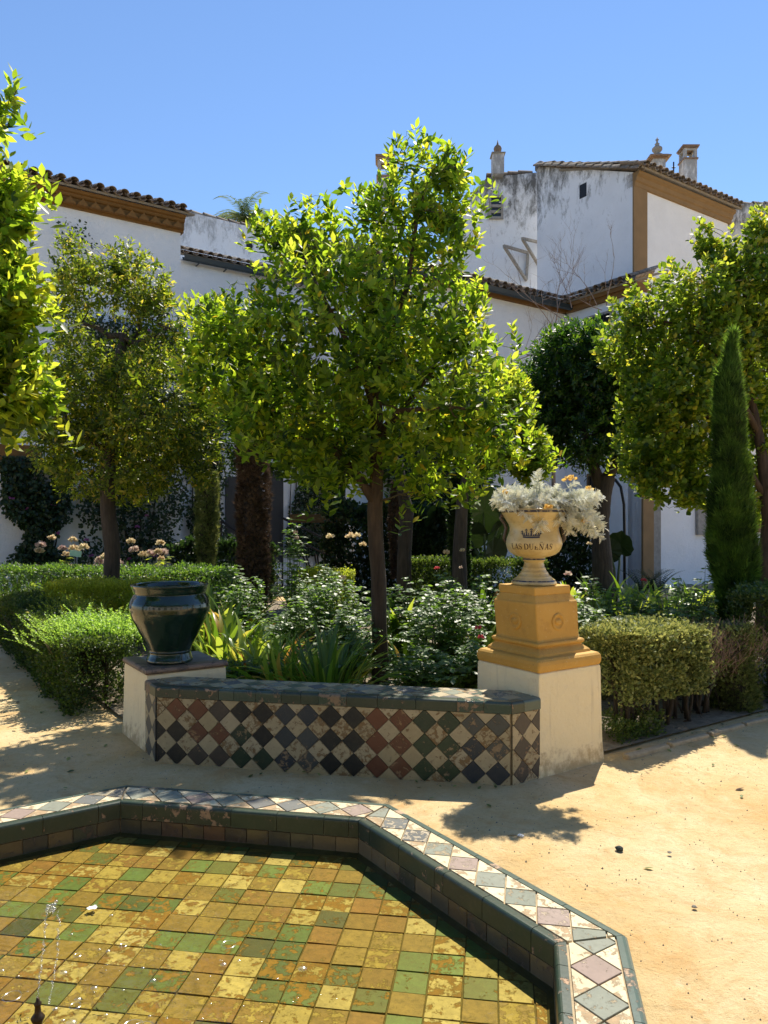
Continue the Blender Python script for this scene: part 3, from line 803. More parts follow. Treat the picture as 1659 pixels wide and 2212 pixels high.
rest = MB(); nt = 0
pr = random.Random(5)
for vis, y, i, j, q in cells:
    r = pr.random()
    if (i + j) % 2 == 0: mt = 'p_green' if r < .36 else ('p_dark' if r < .44 else ('p_ochre' if r < .78 else 'p_yellow'))
    else: mt = 'p_yellow' if r < .44 else ('p_ochre' if r < .90 else 'p_green')
    if vis == 0 and nt < 300:
        if tile('floor_tile', q, fr, M[mt], pool, thick=.0045, gap=.0026, rng=pr, rise=.003, tilt=.014, wob=.0016): nt += 1
    else:
        qq = inset(q, .0026)
        if len(qq) >= 3 and area(qq) > 1e-4:
            rest.add([fr[0] + fu * a + fv * b + ZUP * .007 for a, b in qq], [tuple(range(len(qq)))])
if rest.v:
    o = rest.obj('floor_tile', M['p_ochre'], pool); o['kind'] = 'stuff'
print('floor tiles', nt, len(cells))
# water
mb = MB(); mb.add([tuple(p) for p in oct_ring(AP + .004, WATER)], [tuple(range(8))])
o = mb.obj('water', M['water']); tag(o, kind='structure')
# nozzle and jet
noz = empty('fountain_nozzle', (PC.x, PC.y, 0), 'dark bronze turned fountain nozzle standing in the pool water', 'nozzle')
mb = MB(); mb.lathe([(-.055, .03), (-.02, .03), (-.01, .014), (.03, .012), (.045, .018), (.06, .024), (.068, .018), (.075, .011), (.095, .012), (.105, .017), (.115, .021), (.125, .014), (.13, .010), (.15, .0085), (.155, .011), (.160, .011), (.165, .006), (.176, .0045)], 20, (PC.x, PC.y))
mb.obj('spout', M['bronze'], noz, smooth=True)
rngj = random.Random(3); mb = MB()
def ico(mb, c, r, sz=1.0):
    p = []; t = (1 + 5 ** .5) / 2
    for a, b in ((-1, t), (1, t), (-1, -t), (1, -t)):
        p += [(a, b, 0), (0, a, b), (b, 0, a)]
    p = [Vector(q).normalized() for q in p]
    pts = [c + Vector((q.x * r, q.y * r, q.z * r * sz)) for q in p]
    # convex hull faces by nearest distances
    fs = []
    for i in range(12):
        for j in range(i + 1, 12):
            for k in range(j + 1, 12):
                if all(abs((p[a] - p[b]).length - 1.0515) < .02 for a, b in ((i, j), (j, k), (i, k))):
                    n = (p[j] - p[i]).cross(p[k] - p[i]); fs.append((i, j, k) if n.dot(p[i]) > 0 else (i, k, j))
    mb.add(pts, fs)
for s, dx in ((0, 0), (1, .045)):
    n = 34
    for i in range(n):
        t = i / n; z = .18 + t * .28 if s == 0 else .16 + t * .29
        x = PC.x + (.03 * t if s == 0 else .035 + .03 * math.sin(t * 2)) + rngj.uniform(-.003, .003)
        ico(mb, Vector((x, PC.y + rngj.uniform(-.004, .004), z)), rngj.uniform(.003, .005))
for i in range(16): ico(mb, Vector((PC.x + .04 + rngj.gauss(0, .012), PC.y + rngj.gauss(0, .01), .45 + rngj.gauss(0, .01))), rngj.uniform(.004, .008))
mb.tube([(PC.x, PC.y, .17), (PC.x + .004, PC.y, .25), (PC.x + .02, PC.y, .38), (PC.x + .03, PC.y, .45)], .0012, 5)
o = mb.obj('jet', M['drop'], noz, smooth=True); o['label'] = 'thin rising water jet breaking into drops'
# bubbles on the surface
bm_ = MB(); big = []
for i in range(170):
    x = PC.x + rngj.gauss(.22, .42); y = PC.y + rngj.gauss(.02, .30); r = rngj.choice([.003, .004, .004, .005, .005, .006, .007, .009, .014, .018]) * rngj.uniform(.7, 1.1)
    if math.hypot(x - PC.x, y - PC.y) > 1.3: continue
    n = 14; rings = []
    for k in range(6):
        a = k / 5 * math.pi / 2 * .97
        rings.append([(x + r * math.cos(a) * math.cos(2 * math.pi * q / n), y + r * math.cos(a) * math.sin(2 * math.pi * q / n), WATER + .0006 + r * math.sin(a) * .5) for q in range(n)])
    bm_.loft(rings, cap=False)
o = bm_.obj('bubbles', M['drop'], smooth=True); tag(o, 'clear bubbles floating on the pool water around the nozzle', 'bubbles', kind='stuff')
for i in range(26):
    x = PC.x + rngj.gauss(.05, .30); y = PC.y + rngj.gauss(.0, .22); r = rngj.uniform(.012, .035); mb = MB() if i == 0 else mb
    mb.loft([[(x + (r + q) * math.cos(2 * math.pi * k / 24), y + (r + q) * math.sin(2 * math.pi * k / 24), WATER + .0005 + h) for k in range(24)] for q, h in ((-.003, 0), (-.0012, .0016), (.0012, .0016), (.003, 0))], cap=False)
o = mb.obj('ripples', M['drop'], smooth=True); tag(o, 'small ring ripples spreading over the pool water round the nozzle', 'ripples', kind='stuff')
# small blossom afloat
mb = MB(); fc = Vector((GX(200, 3.19), 3.19, WATER))
for i in range(9):
    a = i * .7; ex = Vector((math.cos(a), math.sin(a), .12)) * rngj.uniform(.013, .024)
    w = Vector((-math.sin(a), math.cos(a), 0)) * .006
    c0 = fc + Vector((0, 0, .003 + .0004 * i)); mb.add([c0 - w * .4, c0 + w * .4, c0 + ex + w, c0 + ex - w], [(0, 1, 2, 3)])
o = mb.obj('fallen_flower', M['paper']); tag(o, 'small white petal cluster floating on the pool water', 'flower')

# ================================================================== tiled bench
BH = .517; LC = Vector((-1.575, 5.146, 0)); RC = Vector((.803, 4.684, 0))
PLc = LC + D34 * .25; PRc = RC + D56 * .25                    # near corners of the two pillars
bench = empty('tiled_bench', (LC + RC) / 2, 'low garden bench faced with a chequer of diamond glazed tiles, between the two pillars', 'bench')
dep = .37
Lb = PLc + U11 * .05 + N11 * (dep - .207); Rb = PRc - U11 * .05 + N11 * (dep - .207)
body = [(p.x, p.y) for p in (LC + N11 * .012, RC + N11 * .012, PRc, Rb + N11 * 0, Lb, PLc)]
mb = MB(); mb.prism(body, -.05, BH - .012); mb.obj('core', M['mortar'], bench)
dg = .1566; side = dg / 2
row_z = (.372, .216, .060)
# colours of the dark diamonds, three rows by fifteen, read off the bench
colr = [['red', 'red', 'brown', 'black', 'black', 'blue', 'blue', 'black', 'black', 'red', 'red', 'green', 'green', 'slate', 'slate', 'slate'],
        ['black', 'red', 'red', 'green', 'black', 'blue', 'slate', 'black', 'black', 'red', 'red', 'green', 'green', 'blue', 'slate', 'slate'],
        ['black', 'brown', 'brown', 'green', 'green', 'blue', 'slate', 'black', 'black', 'red', 'red', 'green', 'green', 'blue', 'blue', 'slate']]
def facet(p0, p1, first, picker):
    "diamond chequer on the upright face from p0 to p1 (seen left to right)"
    u = (p1 - p0); L = u.length; u = u / L; n = u.cross(ZUP)   # towards the camera
    fr = (p0 + n * .002, u, ZUP, n)
    clip = [(.004, -.03), (L - .004, -.03), (L - .004, BH - .074), (.004, BH - .074)]
    m = 0
    for i in range(-2, int(L / dg) + 3):
        for j, z in enumerate(row_z):
            c = (first + i * dg, z)
            q = polyclip([(c[0], c[1] - side), (c[0] + side, c[1]), (c[0], c[1] + side), (c[0] - side, c[1])], clip)
            if len(q) >= 3: tile('tile', q, fr, M['t_' + picker(i, j)], bench, thick=.010, gap=.0014, rise=.002, tilt=.007)
        for z in (row_z[0] + side, row_z[0] - side, row_z[1] - side, row_z[2] - side):
            c = (first + (i + .5) * dg, z)
            q = polyclip([(c[0], c[1] - side), (c[0] + side, c[1]), (c[0], c[1] + side), (c[0] - side, c[1])], clip)
            if len(q) >= 3: tile('tile', q, fr, M['t_cream'], bench, thick=.010, gap=.0014, rise=.002, tilt=.007)
facet(LC, RC, .150, lambda i, j: colr[j][max(0, min(15, i))] if i >= 0 else ('black' if j else 'cream'))
facet(PLc, LC, .09, lambda i, j: 'slate')
facet(RC, PRc, .09, lambda i, j: 'brown')
# nosing pieces
def nosing(p0, p1, cuts, mats, bl=0, br=0):
    u = (p1 - p0); L = u.length; u /= L; n = u.cross(ZUP)
    cs = [0] + [c * L for c in cuts] + [L]
    for k, (a, b) in enumerate(zip(cs[:-1], cs[1:])):
        prof = [(-.055, BH - .012), (-.055, BH)] + [(-.002 + .018 * math.sin(t), BH - .018 + .018 * math.cos(t)) for t in (0, .4, .8, 1.2, 1.57)] + [(.016, BH - .072), (0, BH - .072)]
        ea = lambda e, bb: e + (0 if a else bl * bb) + .0015
        eb = lambda e, bb: e + (0 if b < L - 1e-6 else br * bb) - .0015
        m = MB(); m.loft([[p0 + u * ea(a, bb) + n * bb + ZUP * z for bb, z in prof][::-1], [p0 + u * eb(b, bb) + n * bb + ZUP * z for bb, z in prof][::-1]])
        m.obj('nosing_tile', M[mats[k % len(mats)]], bench)
nosing(LC, RC, (.07, .19, .235, .30, .375, .43, .48, .56, .645, .75, .86, .93), ['t_nosing', 't_nosing', 't_nosing_worn', 't_nosing_worn', 't_nosing_worn', 't_nosing', 't_nosing', 't_nosing_worn', 't_nosing', 't_nosing', 't_nosing', 't_nosing_worn', 't_nosing_worn'], -TAN, TAN)
nosing(PLc, LC, (.5,), ['t_nosing_worn', 't_nosing'], 0, TAN)
nosing(RC, PRc, (.4,), ['t_nosing', 't_outer'], -TAN, 0)
# seat: diamonds laid flat
fr = (Vector((LC.x, LC.y, BH - .012)), U11, N11, ZUP)
top = [LC + N11 * .06 + U11 * .03, RC + N11 * .06 - U11 * .03, PRc - U11 * .055, Rb, Lb, PLc + U11 * .055]
clip = [((p - fr[0]).dot(U11), (p - fr[0]).dot(N11)) for p in [Vector((q.x, q.y, BH - .012)) for q in top]]
i = 0
for a in range(-2, 18):
    for b in range(-1, 4):
        for off, mt in ((0, None), (.5, 't_cream')):
            c = ((a + off) * dg, .06 + (b + off) * dg)
            q = polyclip([(c[0], c[1] - side), (c[0] + side, c[1]), (c[0], c[1] + side), (c[0] - side, c[1])], clip)
            if len(q) >= 3:
                mm = M['t_cream'] if mt else M[('t_outer', 'r_slate', 't_outer', 'r_grey')[(a + b * 2) % 4]]
                tile('seat_tile', q, fr, mm, bench, thick=.010, gap=.0018, rise=.0015, tilt=.008)

# ================================================================== pillars
PW = .605
def pillar(corner, h, label, bulge=.012):
    c = corner + D34 * PW / 2 + D56 * PW / 2
    o = empty('plaster_pillar', (c.x, c.y, 0), label, 'pillar')
    m = MB(); rings = []
    for z, e in ((-.06, bulge + .006), (.02, bulge), (.15, bulge * .5), (h * .5, .003), (h - .03, 0), (h - .006, -.002), (h, -.010)):
        p = []
        for sa, sb in ((-1, -1), (1, -1), (1, 1), (-1, 1)):
            for t in (-.5, .5):
                pass
            q = c + D56 * sa * (PW / 2 + e) + D34 * sb * (PW / 2 + e) + ZUP * z; p.append(q)
        # subdivide each side so the plaster can undulate
        pp = []
        for i in range(4):
            a, b = p[i], p[(i + 1) % 4]
            for k in range(6):
                t = k / 6
                if k == 0: t = .0
                q = a.lerp(b, t); nz = noise.noise(q * 5) * .004; d = (q - c); d.z = 0; d.normalize(); pp.append(q + d * nz)
        rings.append(pp)
    m.loft(rings)
    m.obj('plaster_body', M['pillar_white'], o, bevel=.010, seg=3)
    return o, c
pilR, cR = pillar(PRc, .668, 'square cream plastered pillar at the right end of the bench, under the yellow pedestal', .016)
pilL, cL = pillar(PLc, .548, 'square white plastered pillar with brown tile cap at the left end of the bench', .012)
# terracotta cap tiles on the left pillar
capz = .548
for s_, (a, b) in enumerate(((D56, D34), (D34, D56))):
    for k in range(2):
        p0 = cL - b * (PW / 2 + .012) + a * (-(PW / 2 + .012) + k * (PW / 2 + .012)); L = PW / 2 + .012
        m = MB(); w = .11
        prof = [(w, .002), (w, .040), (.022, .042), (.010, .038), (.002, .028), (0, .016), (.006, .004)]
        r0 = [p0 + b * x + a * ((x if k == 0 else 0) + .002) + ZUP * (capz + z) for x, z in prof]
        r1 = [p0 + b * x + a * (L - .002) + ZUP * (capz + z) for x, z in prof]
        if s_: r0, r1 = r1, r0
        m.loft([r0, r1]); m.obj('cap_tile', M['brick_cap'], pilL)
m = MB(); e = PW / 2 - .005
m.prism([(q.x, q.y) for q in (cL - D56 * (e - .10) - D34 * (e - .10), cL + D56 * e - D34 * (e - .10), cL + D56 * e + D34 * e, cL - D56 * (e - .10) + D34 * e)], capz + .001, capz + .037)
m.obj('cap_slab', M['cement_cap'], pilL, bevel=.006)

# ================================================================== yellow pedestal
ped = empty('stone_pedestal', (cR.x, cR.y, .668), 'yellow ochre painted square pedestal with round medallions under the urn', 'pedestal')
prof = [(.6705, .604), (.690, .616), (.715, .620), (.738, .610), (.752, .585), (.757, .55), (.758, .515), (.775, .505), (.790, .470), (.803, .440), (.812, .430), (.818, .448), (.826, .462), (.838, .462), (.846, .448), (.850, .420), (.862, .408),
        (.98, .410), (1.095, .414), (1.106, .410), (1.116, .392), (1.138, .372), (1.155, .352), (1.160, .346), (1.165, .354), (1.205, .357), (1.214, .352), (1.216, .346)]
rings = []
for z, sd_ in prof:
    lean = -.030 * max(0, (z - .76)) / .45
    h = sd_ / 2; c = cR + Vector((lean, 0, 0)); p = [c + D56 * a * h + D34 * b * h + ZUP * z for a, b in ((-1, -1), (1, -1), (1, 1), (-1, 1))]
    pp = []
    for i in range(4):
        a, b = p[i], p[(i + 1) % 4]
        for k in range(7):
            t = (.0, .02, .2, .4, .6, .8, .98)[k]
            q = a.lerp(b, t)
            if k == 0: q = c.lerp(q, .985); q.z = z
            q = q + Vector((noise.noise(q * 9), noise.noise(q * 9 + Vector((4, 4, 4))), 0)) * .0022; q.z = z + noise.noise(q * 6) * .0018
            pp.append(q)
    rings.append(pp)
m = MB(); m.loft(rings); m.obj('plinth_block', M['ochre'], ped, smooth=False)
for nrm, uax in ((-D34, D56), (-D56, D34)):
    pass
for face in (0, 1):
    n = -D34 if face == 0 else -D56; u = D56 if face == 0 else D34
    c = cR + Vector((-.015, 0, 0)) + n * .2045 + ZUP * .975
    m = MB(); rings = []
    for r, h in ((.062, -.004), (.060, .004), (.054, .009), (.046, .010), (.041, .005), (.038, .0015), (.030, .001), (.027, .004), (.022, .009), (.012, .0125), (.002, .013)):
        rings.append([c + (u * math.cos(t) * (1.0 if r > .03 else 1.15) + ZUP * math.sin(t) * (1.0 if r > .03 else .75)) * r + n * h for t in [2 * math.pi * k / 32 for k in range(32)]])
    m.loft(rings); m.obj('medallion', M['ochre'], ped, smooth=True)

# ================================================================== urn
UB = 1.217; cU = cR + Vector((-.030, 0, 0))
urn = empty('majolica_urn', (cU.x, cU.y, UB), 'yellow glazed urn painted with a blue crown and LAS DUEÑAS, on the ochre pedestal', 'urn')
uprof = [(0, .150), (.004, .157), (.018, .158), (.024, .150), (.034, .147), (.040, .138), (.055, .118), (.058, .120), (.062, .112), (.085, .095), (.088, .097), (.092, .090), (.115, .079), (.118, .081), (.122, .075), (.150, .067), (.160, .067), (.166, .076), (.172, .080), (.184, .080), (.188, .074), (.192, .082), (.200, .115), (.212, .148), (.232, .174), (.255, .188), (.285, .197), (.315, .194), (.345, .183), (.375, .173), (.400, .171), (.430, .181), (.460, .199), (.480, .212), (.492, .219), (.500, .224), (.512, .230), (.528, .231), (.534, .226), (.534, .212), (.520, .204), (.48, .19), (.40, .155), (.30, .165), (.26, .15), (.26, .001)]
m = MB()
nn = 72
m.loft([[(r * math.cos(2 * math.pi * i / nn), r * math.sin(2 * math.pi * i / nn), z) for i in range(nn)] for z, r in uprof])
me = m.mesh('bowl', M['urn'], True); bo = link('bowl', me, urn, Matrix.Translation((cU.x, cU.y, UB)))
m = MB(); m.lathe([(.44, .001), (.44, .188), (.455, .188)], 32); link('potting_soil', m.mesh('potting_soil', M['soil']), urn, Matrix.Translation((cU.x, cU.y, UB)))
view = (Vector((0, 0, 0)) - cU); view.z = 0; view.normalize(); vr = Vector((-view.y, view.x, 0))  # vr: to the right as seen from the camera
if vr.x < 0: vr = -vr
def urn_r(z):
    for (z0, r0), (z1, r1) in zip(uprof, uprof[1:]):
        if z0 <= z <= z1: return r0 + (r1 - r0) * (z - z0) / max(1e-6, z1 - z0)
    return .2
def on_urn(a, z, lift):
    r0 = .195; ph = a / r0; r = urn_r(z) + lift
    return cU + (view * math.cos(ph) + vr * math.sin(ph)) * r + ZUP * (UB + z)
_lift = [.0010]
def stroke(mb, pts, w, ox, oz, sc):
    "pts: polyline in glyph units, w: width or list of widths"
    ws = w if isinstance(w, (list, tuple)) else [w] * len(pts)
    fine = []; fw = []
    for i in range(len(pts) - 1):
        n = max(1, int(math.hypot(pts[i + 1][0] - pts[i][0], pts[i + 1][1] - pts[i][1]) / .25))
        for k in range(n):
            t = k / n; fine.append((pts[i][0] * (1 - t) + pts[i + 1][0] * t, pts[i][1] * (1 - t) + pts[i + 1][1] * t)); fw.append(ws[i] * (1 - t) + ws[i + 1] * t)
    fine.append(pts[-1]); fw.append(ws[-1]); L = []; Rr = []; _lift[0] += .00003
    for i, p in enumerate(fine):
        a = fine[max(0, i - 1)]; b = fine[min(len(fine) - 1, i + 1)]; dx, dy = b[0] - a[0], b[1] - a[1]; l = math.hypot(dx, dy) or 1
        nx, ny = -dy / l * fw[i] / 2, dx / l * fw[i] / 2
        L.append(on_urn(ox + (p[0] + nx) * sc, oz + (p[1] + ny) * sc, _lift[0])); Rr.append(on_urn(ox + (p[0] - nx) * sc, oz + (p[1] - ny) * sc, _lift[0]))
    vs = L + Rr; k = len(L); mb.add(vs, [(i, k + i, k + i + 1, i + 1) for i in range(k - 1)])
arc = lambda cx, cy, rx, ry, a0, a1, n=9: [(cx + rx * math.cos(rad(a0 + (a1 - a0) * i / (n - 1))), cy + ry * math.sin(rad(a0 + (a1 - a0) * i / (n - 1)))) for i in range(n)]
T_, t_ = .17, .07
GL = {
 'L': (.62, [([(.15, 0), (.15, 1)], T_), ([(0, .97), (.32, .97)], t_), ([(0, .03), (.6, .03)], t_), ([(.58, 0), (.58, .25)], t_)]),
 'A': (.78, [([(.12, 0), (.40, 1)], t_), ([(.40, 1), (.66, 0)], T_), ([(.2, .33), (.58, .33)], t_), ([(0, .03), (.24, .03)], t_), ([(.52, .03), (.80, .03)], t_)]),
 'S': (.58, [(arc(.29, .74, .22, .24, 20, 270) + arc(.29, .26, .22, .24, 90, -160), [.07] * 5 + [.16] * 8 + [.07] * 5), ([(.5, .72), (.5, .98)], t_), ([(.06, .04), (.06, .3)], t_)]),
 'D': (.80, [([(.14, 0), (.14, 1)], T_), ([(0, .97), (.35, .97)], t_), ([(0, .03), (.35, .03)], t_), (arc(.33, .5, .38, .47, 90, -90, 11), [.07, .1, .13, .16, .17, .17, .17, .16, .13, .1, .07])]),
 'U': (.80, [([(.14, 1), (.14, .32)], T_), (arc(.38, .32, .24, .3, 180, 360), t_), ([(.62, .32), (.62, 1)], t_), ([(0, .97), (.28, .97)], t_), ([(.5, .97), (.76, .97)], t_)]),
 'E': (.68, [([(.14, 0), (.14, .62)], T_), ([(0, .03), (.6, .03)], t_), ([(.12, .34), (.42, .34)], t_), ([(.58, 0), (.58, .25)], t_), ([(.42, .24), (.42, .44)], t_)]),
 'N': (.90, [([(.14, 0), (.14, 1)], t_), ([(.12, 1), (.70, 0)], T_), ([(.70, 0), (.70, 1)], t_), ([(0, .97), (.2, .97)], t_), ([(.56, .97), (.84, .97)], t_), ([(0, .03), (.28, .03)], t_), ([(.2, 1.22), (.34, 1.30), (.5, 1.22), (.64, 1.30)], t_)]),
}
mb = MB(); sc = .040; text = 'LAS DUENAS'; wid = sum((GL[c][0] + .10 if c != ' ' else .32) for c in text) * sc
x = -wid / 2 - .018
for c in text:
    if c == ' ': x += .32 * sc; continue
    for pts, w in GL[c][1]: stroke(mb, pts, w, x, .252, sc)
    x += (GL[c][0] + .10) * sc
o = mb.obj('lettering', M['paint_brown'], urn)
# painted crown
mb = MB(); sc = .01; ox, oz = -.020, .338
stroke(mb, [(-6.0, 0.0), (-3, -.25), (0, -.3), (3, -.25), (6.0, 0.0)], 1.0, ox, oz, sc)
stroke(mb, [(-6.2, 1.0), (-3, .8), (0, .7), (3, .8), (6.2, 1.0)], .45, ox, oz, sc)
for px, h, w in ((-7.2, 3.4, .8), (-3.9, 4.6, 1.1), (0, 4.9, 1.3), (3.9, 4.6, 1.1), (7.2, 3.4, .8)):
    b = px * .82
    stroke(mb, [(b, 1.0), (px, h)], [w * 1.0, .5], ox, oz, sc)
    stroke(mb, [(px - w * .9, h - .2), (px - .4, h + .3), (px, h + .9), (px + .4, h + .3), (px + w * .9, h - .2)], .55, ox, oz, sc)
    stroke(mb, [(px - w * .7, h - 1.2), (px + w * .7, h - 1.2)], .45, ox, oz, sc)
for px in (-5.6, -2.0, 2.0, 5.6):
    stroke(mb, [(px * .85, 1.0), (px * .95, 2.4), (px, 2.8)], [.7, .6, .8], ox, oz, sc)
mb.obj('crown_emblem', M['paint_blue'], urn)
for sg in (-1, 1):
    pts = []
    for a, z, rr in ((0, .478, .012), (.014, .488, .014), (.030, .470, .012), (.026, .43, .013), (.022, .40, .014), (.024, .36, .013), (.020, .325, .013), (.006, .305, .014), (-.004, .318, .010)):
        pts.append((cU + vr * sg * (max(urn_r(z), .172) + a + (.0 if a > 0 else 0)) + ZUP * (UB + z), rr))
    m = MB(); m.tube([p for p, _ in pts], [r for _, r in pts], 10); m.obj('handle', M['handle'], urn, smooth=True)

# ================================================================== green pot on the left pillar
cP = Vector((-1.645, 5.69, 0)); zP = .590
pot = empty('glazed_pot', (cP.x, cP.y, zP), 'large dark bottle green glazed pot standing on the left pillar', 'pot')
pprof = [(0, .166), (.006, .172), (.02, .172), (.05, .160), (.075, .153), (.085, .160), (.092, .156), (.12, .168), (.19, .205), (.27, .245), (.34, .280), (.385, .297), (.42, .302), (.455, .298), (.49, .283), (.51, .270), (.524, .262), (.530, .268), (.545, .274), (.575, .284), (.586, .290), (.594, .288), (.596, .278), (.586, .262), (.56, .25), (.52, .245), (.42, .28), (.28, .23), (.12, .14), (.12, .001)]
m = MB(); nn = 80
m.loft([[((r + .0028 * noise.noise(Vector((math.cos(2 * math.pi * i / nn) * 1.5, math.sin(2 * math.pi * i / nn) * 1.5, z * 22)))) * math.cos(2 * math.pi * i / nn), (r) * math.sin(2 * math.pi * i / nn), z) for i in range(nn)] for z, r in
        [(z0 + (z1 - z0) * t / 3, r0 + (r1 - r0) * t / 3) for (z0, r0), (z1, r1) in zip(pprof, pprof[1:]) for t in range(3)] + [pprof[-1]]])
link('pot_body', m.mesh('pot_body', M['pot'], True), pot, Matrix.Translation((cP.x, cP.y, zP)))
exec_order.append('hard')

# ================================================================== buildings
def V2(x, y, z=0): return Vector((x, y, z))
def wall_slab(name, p0, p1, z0, z1, mat, parent, th=.35, back=None, ztop1=None):
    "upright slab between ground points p0-p1; thickness goes along 'back'"
    if ztop1 is None: ztop1 = z1
    m = MB(); b = back * th
    n = 1
    m.loft([[p0 + ZUP * z0, p0 + ZUP * z1, p0 + b + ZUP * z1, p0 + b + ZUP * z0], [p1 + ZUP * z0, p1 + ZUP * ztop1, p1 + b + ZUP * ztop1, p1 + b + ZUP * z0]])
    return m.obj(name, mat, parent)
def barrel(L=.44, r0=.095, r1=.078, th=.016, up=True, n=7):
    m = MB(); rings = []
    for y, r in ((0, r0), (L, r1)):
        o = [(r * math.cos(math.pi * k / n), y, r * math.sin(math.pi * k / n) * .85) for k in range(n + 1)]
        i = [((r - th) * math.cos(math.pi * k / n), y, (r - th) * math.sin(math.pi * k / n) * .85) for k in range(n + 1)][::-1]
        rings.append(o + i)
    if not up: rings = [[(a, y, -z) for a, y, z in g] for g in rings]
    m.loft(rings); return m.mesh('roof_tile', M['rooftile'], False)
TILE_UP, TILE_DN = barrel(), barrel(r0=.085, r1=.10, up=False)
def tile_roof(parent, p0, p1, z, up2, slope, rows, pitch=.255, seed=1):
    "p0->p1 is the eave; up2 is the horizontal direction up the slope"
    r = random.Random(seed); u = (p1 - p0); L = u.length; u /= L
    s = (up2 * math.cos(slope) + ZUP * math.sin(slope)).normalized(); n = u.cross(s)
    if n.z < 0: n = -n
    x = s.cross(n)
    cnt = int(L / pitch); step = .34
    m = MB(); a = p0 + ZUP * z - n * .07 + s * .06; b = p1 + ZUP * z - n * .07 + s * .06; W_ = s * (rows * step + .05)
    m.loft([[a, a - n * .05, a + W_ - n * .05, a + W_], [b, b - n * .05, b + W_ - n * .05, b + W_]]); m.obj('roof_deck', M['cement_cap'], parent)
    for j in range(rows):
        for i in range(cnt + 1):
            for me, off, lift in ((TILE_DN, 0, 0), (TILE_UP, .5, .022)):
                if me is TILE_UP and i == cnt: continue
                if me is TILE_DN and j > 1: continue
                p = p0 + u * (i + off) * pitch + ZUP * z + s * (j * step + r.uniform(-.015, .02)) + n * (lift + j * .004)
                yaw = r.uniform(-.05, .05)
                link('roof_tile', me, parent, basis(x, s, n, p) @ Matrix.Rotation(yaw, 4, 'Z') @ Matrix.Rotation(r.uniform(-.02, .03), 4, 'X'))
def coping(parent, a, b, step=.36, seed=2, scale=1.25, lift=.0):
    "overlapping barrel tiles along the top of a wall, from a to b (3-D points, centre of wall)"
    r = random.Random(seed); d = (b - a); L = d.length; d /= L; x = d.cross(ZUP).normalized(); n = x.cross(d)
    for k in range(int(L / step)):
        link('coping_tile', TILE_UP, parent, basis(x * scale, d, n * scale, a + d * k * step + n * (lift + .02 + r.uniform(-.008, .008))) @ Matrix.Rotation(r.uniform(-.04, .04), 4, 'Z') @ Matrix.Rotation(-.05, 4, 'X'))

# ---- left house
BK = D34.copy()                      # away from the courtyard on the left-hand side
C0 = V2(GX(390, 18), 18); HL = empty('white_house', C0, 'white house on the left with ochre zigzag cornice and clay tile eaves', 'house')
zc = GZ(503.5, 18); P_l = C0 - D56 * 11
wall_slab('wall', P_l, C0, -.2, zc, M['white'], HL, 1.2, BK)
band_z = 2.72
wall_slab('ochre_band', P_l - BK * .03, C0 - BK * .03 - D56 * 3.1, band_z, band_z + .62, M['ochre_wall'], HL, .028, BK)
m = MB(); cp = [(0, zc), (.05, zc), (.05, zc + .05), (.09, zc + .06), (.09, zc + .21), (.13, zc + .23), (.15, zc + .26), (.15, zc + .29), (.20, zc + .31), (.22, zc + .37), (-.3, zc + .37), (-.3, zc)]
m.loft([[P_l - BK * x + ZUP * z for x, z in cp], [C0 + D56 * .06 - BK * x + ZUP * z for x, z in cp]]); m.obj('cornice', M['ochre_wall'], HL)
dm = MB(); dm.add([(-.13, 0, -.07), (.13, 0, -.07), (0, 0, .08), (-.13, -.10, -.07), (.13, -.10, -.07), (0, -.10, .08)], [(0, 1, 2), (3, 5, 4), (0, 3, 4, 1), (1, 4, 5, 2), (2, 5, 3, 0)])
dme = dm.mesh('zigzag_dentil', M['ochre_wall'])
for i in range(34):
    p = C0 - D56 * (.12 + i * .27) - BK * .088 + ZUP * (zc + .13)
    link('zigzag_dentil', dme, HL, basis(D56, BK, ZUP, p))
tile_roof(HL, P_l - BK * .38, C0 + D56 * .25 - BK * .38, zc + .47, BK, rad(17), 4, .27, 3)
# ---- wall behind with coping, running left to right
Q0 = V2(GX(400, 22), 22); BW = empty('garden_wall', Q0, 'tall stained white wall with tile coping and a round hole, behind the left house', 'wall')
zt = GZ(456, 22)
wall_slab('wall', Q0 - D56 * 8.6, Q0 + D56 * 6.5, 6.5, zt, M['white_back'], BW, .35, BK)
coping(BW, Q0 - D56 * 8.6 + BK * .17 + ZUP * (zt), Q0 + D56 * 6.5 + BK * .17 + ZUP * zt, .40, 4, 1.7)
# round hole: dark recessed pipe end
hp = Q0 + D56 * 2.05; hz = 1.65 + (CY - 531) / F * (hp.y)
m = MB(); m.tube([hp - BK * .02 + ZUP * hz, hp + BK * .12 + ZUP * hz], .105, 20); m.obj('pipe_hole', M['iron'], BW)
# ---- lower wing on the left, with gutter
A0 = V2(GX(391, 19), 19); WA = empty('low_wing', A0, 'low white wing with dark gutter and tile eaves beside the left house', 'house')
zg = GZ(556, 19); A1 = A0 + D56 * 7.2
wall_slab('wall', A0 - D56 * .4, A1, -.2, zg - .03, M['white'], WA, .4, BK)
wall_slab('upper_infill', A0 - D56 * .3 + BK * .45, A1 + BK * .45, zg - .2, zg - .05, M['white'], WA, 2.2, BK)
tile_roof(WA, A0 - D56 * .2 - BK * .22, A1 - BK * .22, zg + .12, BK, rad(20), 5, .26, 5)
m = MB(); gpf = [(.10, -.02), (.12, -.10), (.19, -.13), (.26, -.10), (.28, .0), (.265, .0), (.25, -.085), (.19, -.11), (.13, -.085), (.115, -.02)]
m.loft([[A0 - D56 * .0 - BK * a + ZUP * (zg + b) for a, b in gpf], [A1 - BK * a + ZUP * (zg + b) for a, b in gpf]]); m.obj('gutter', M['gutter'], WA)
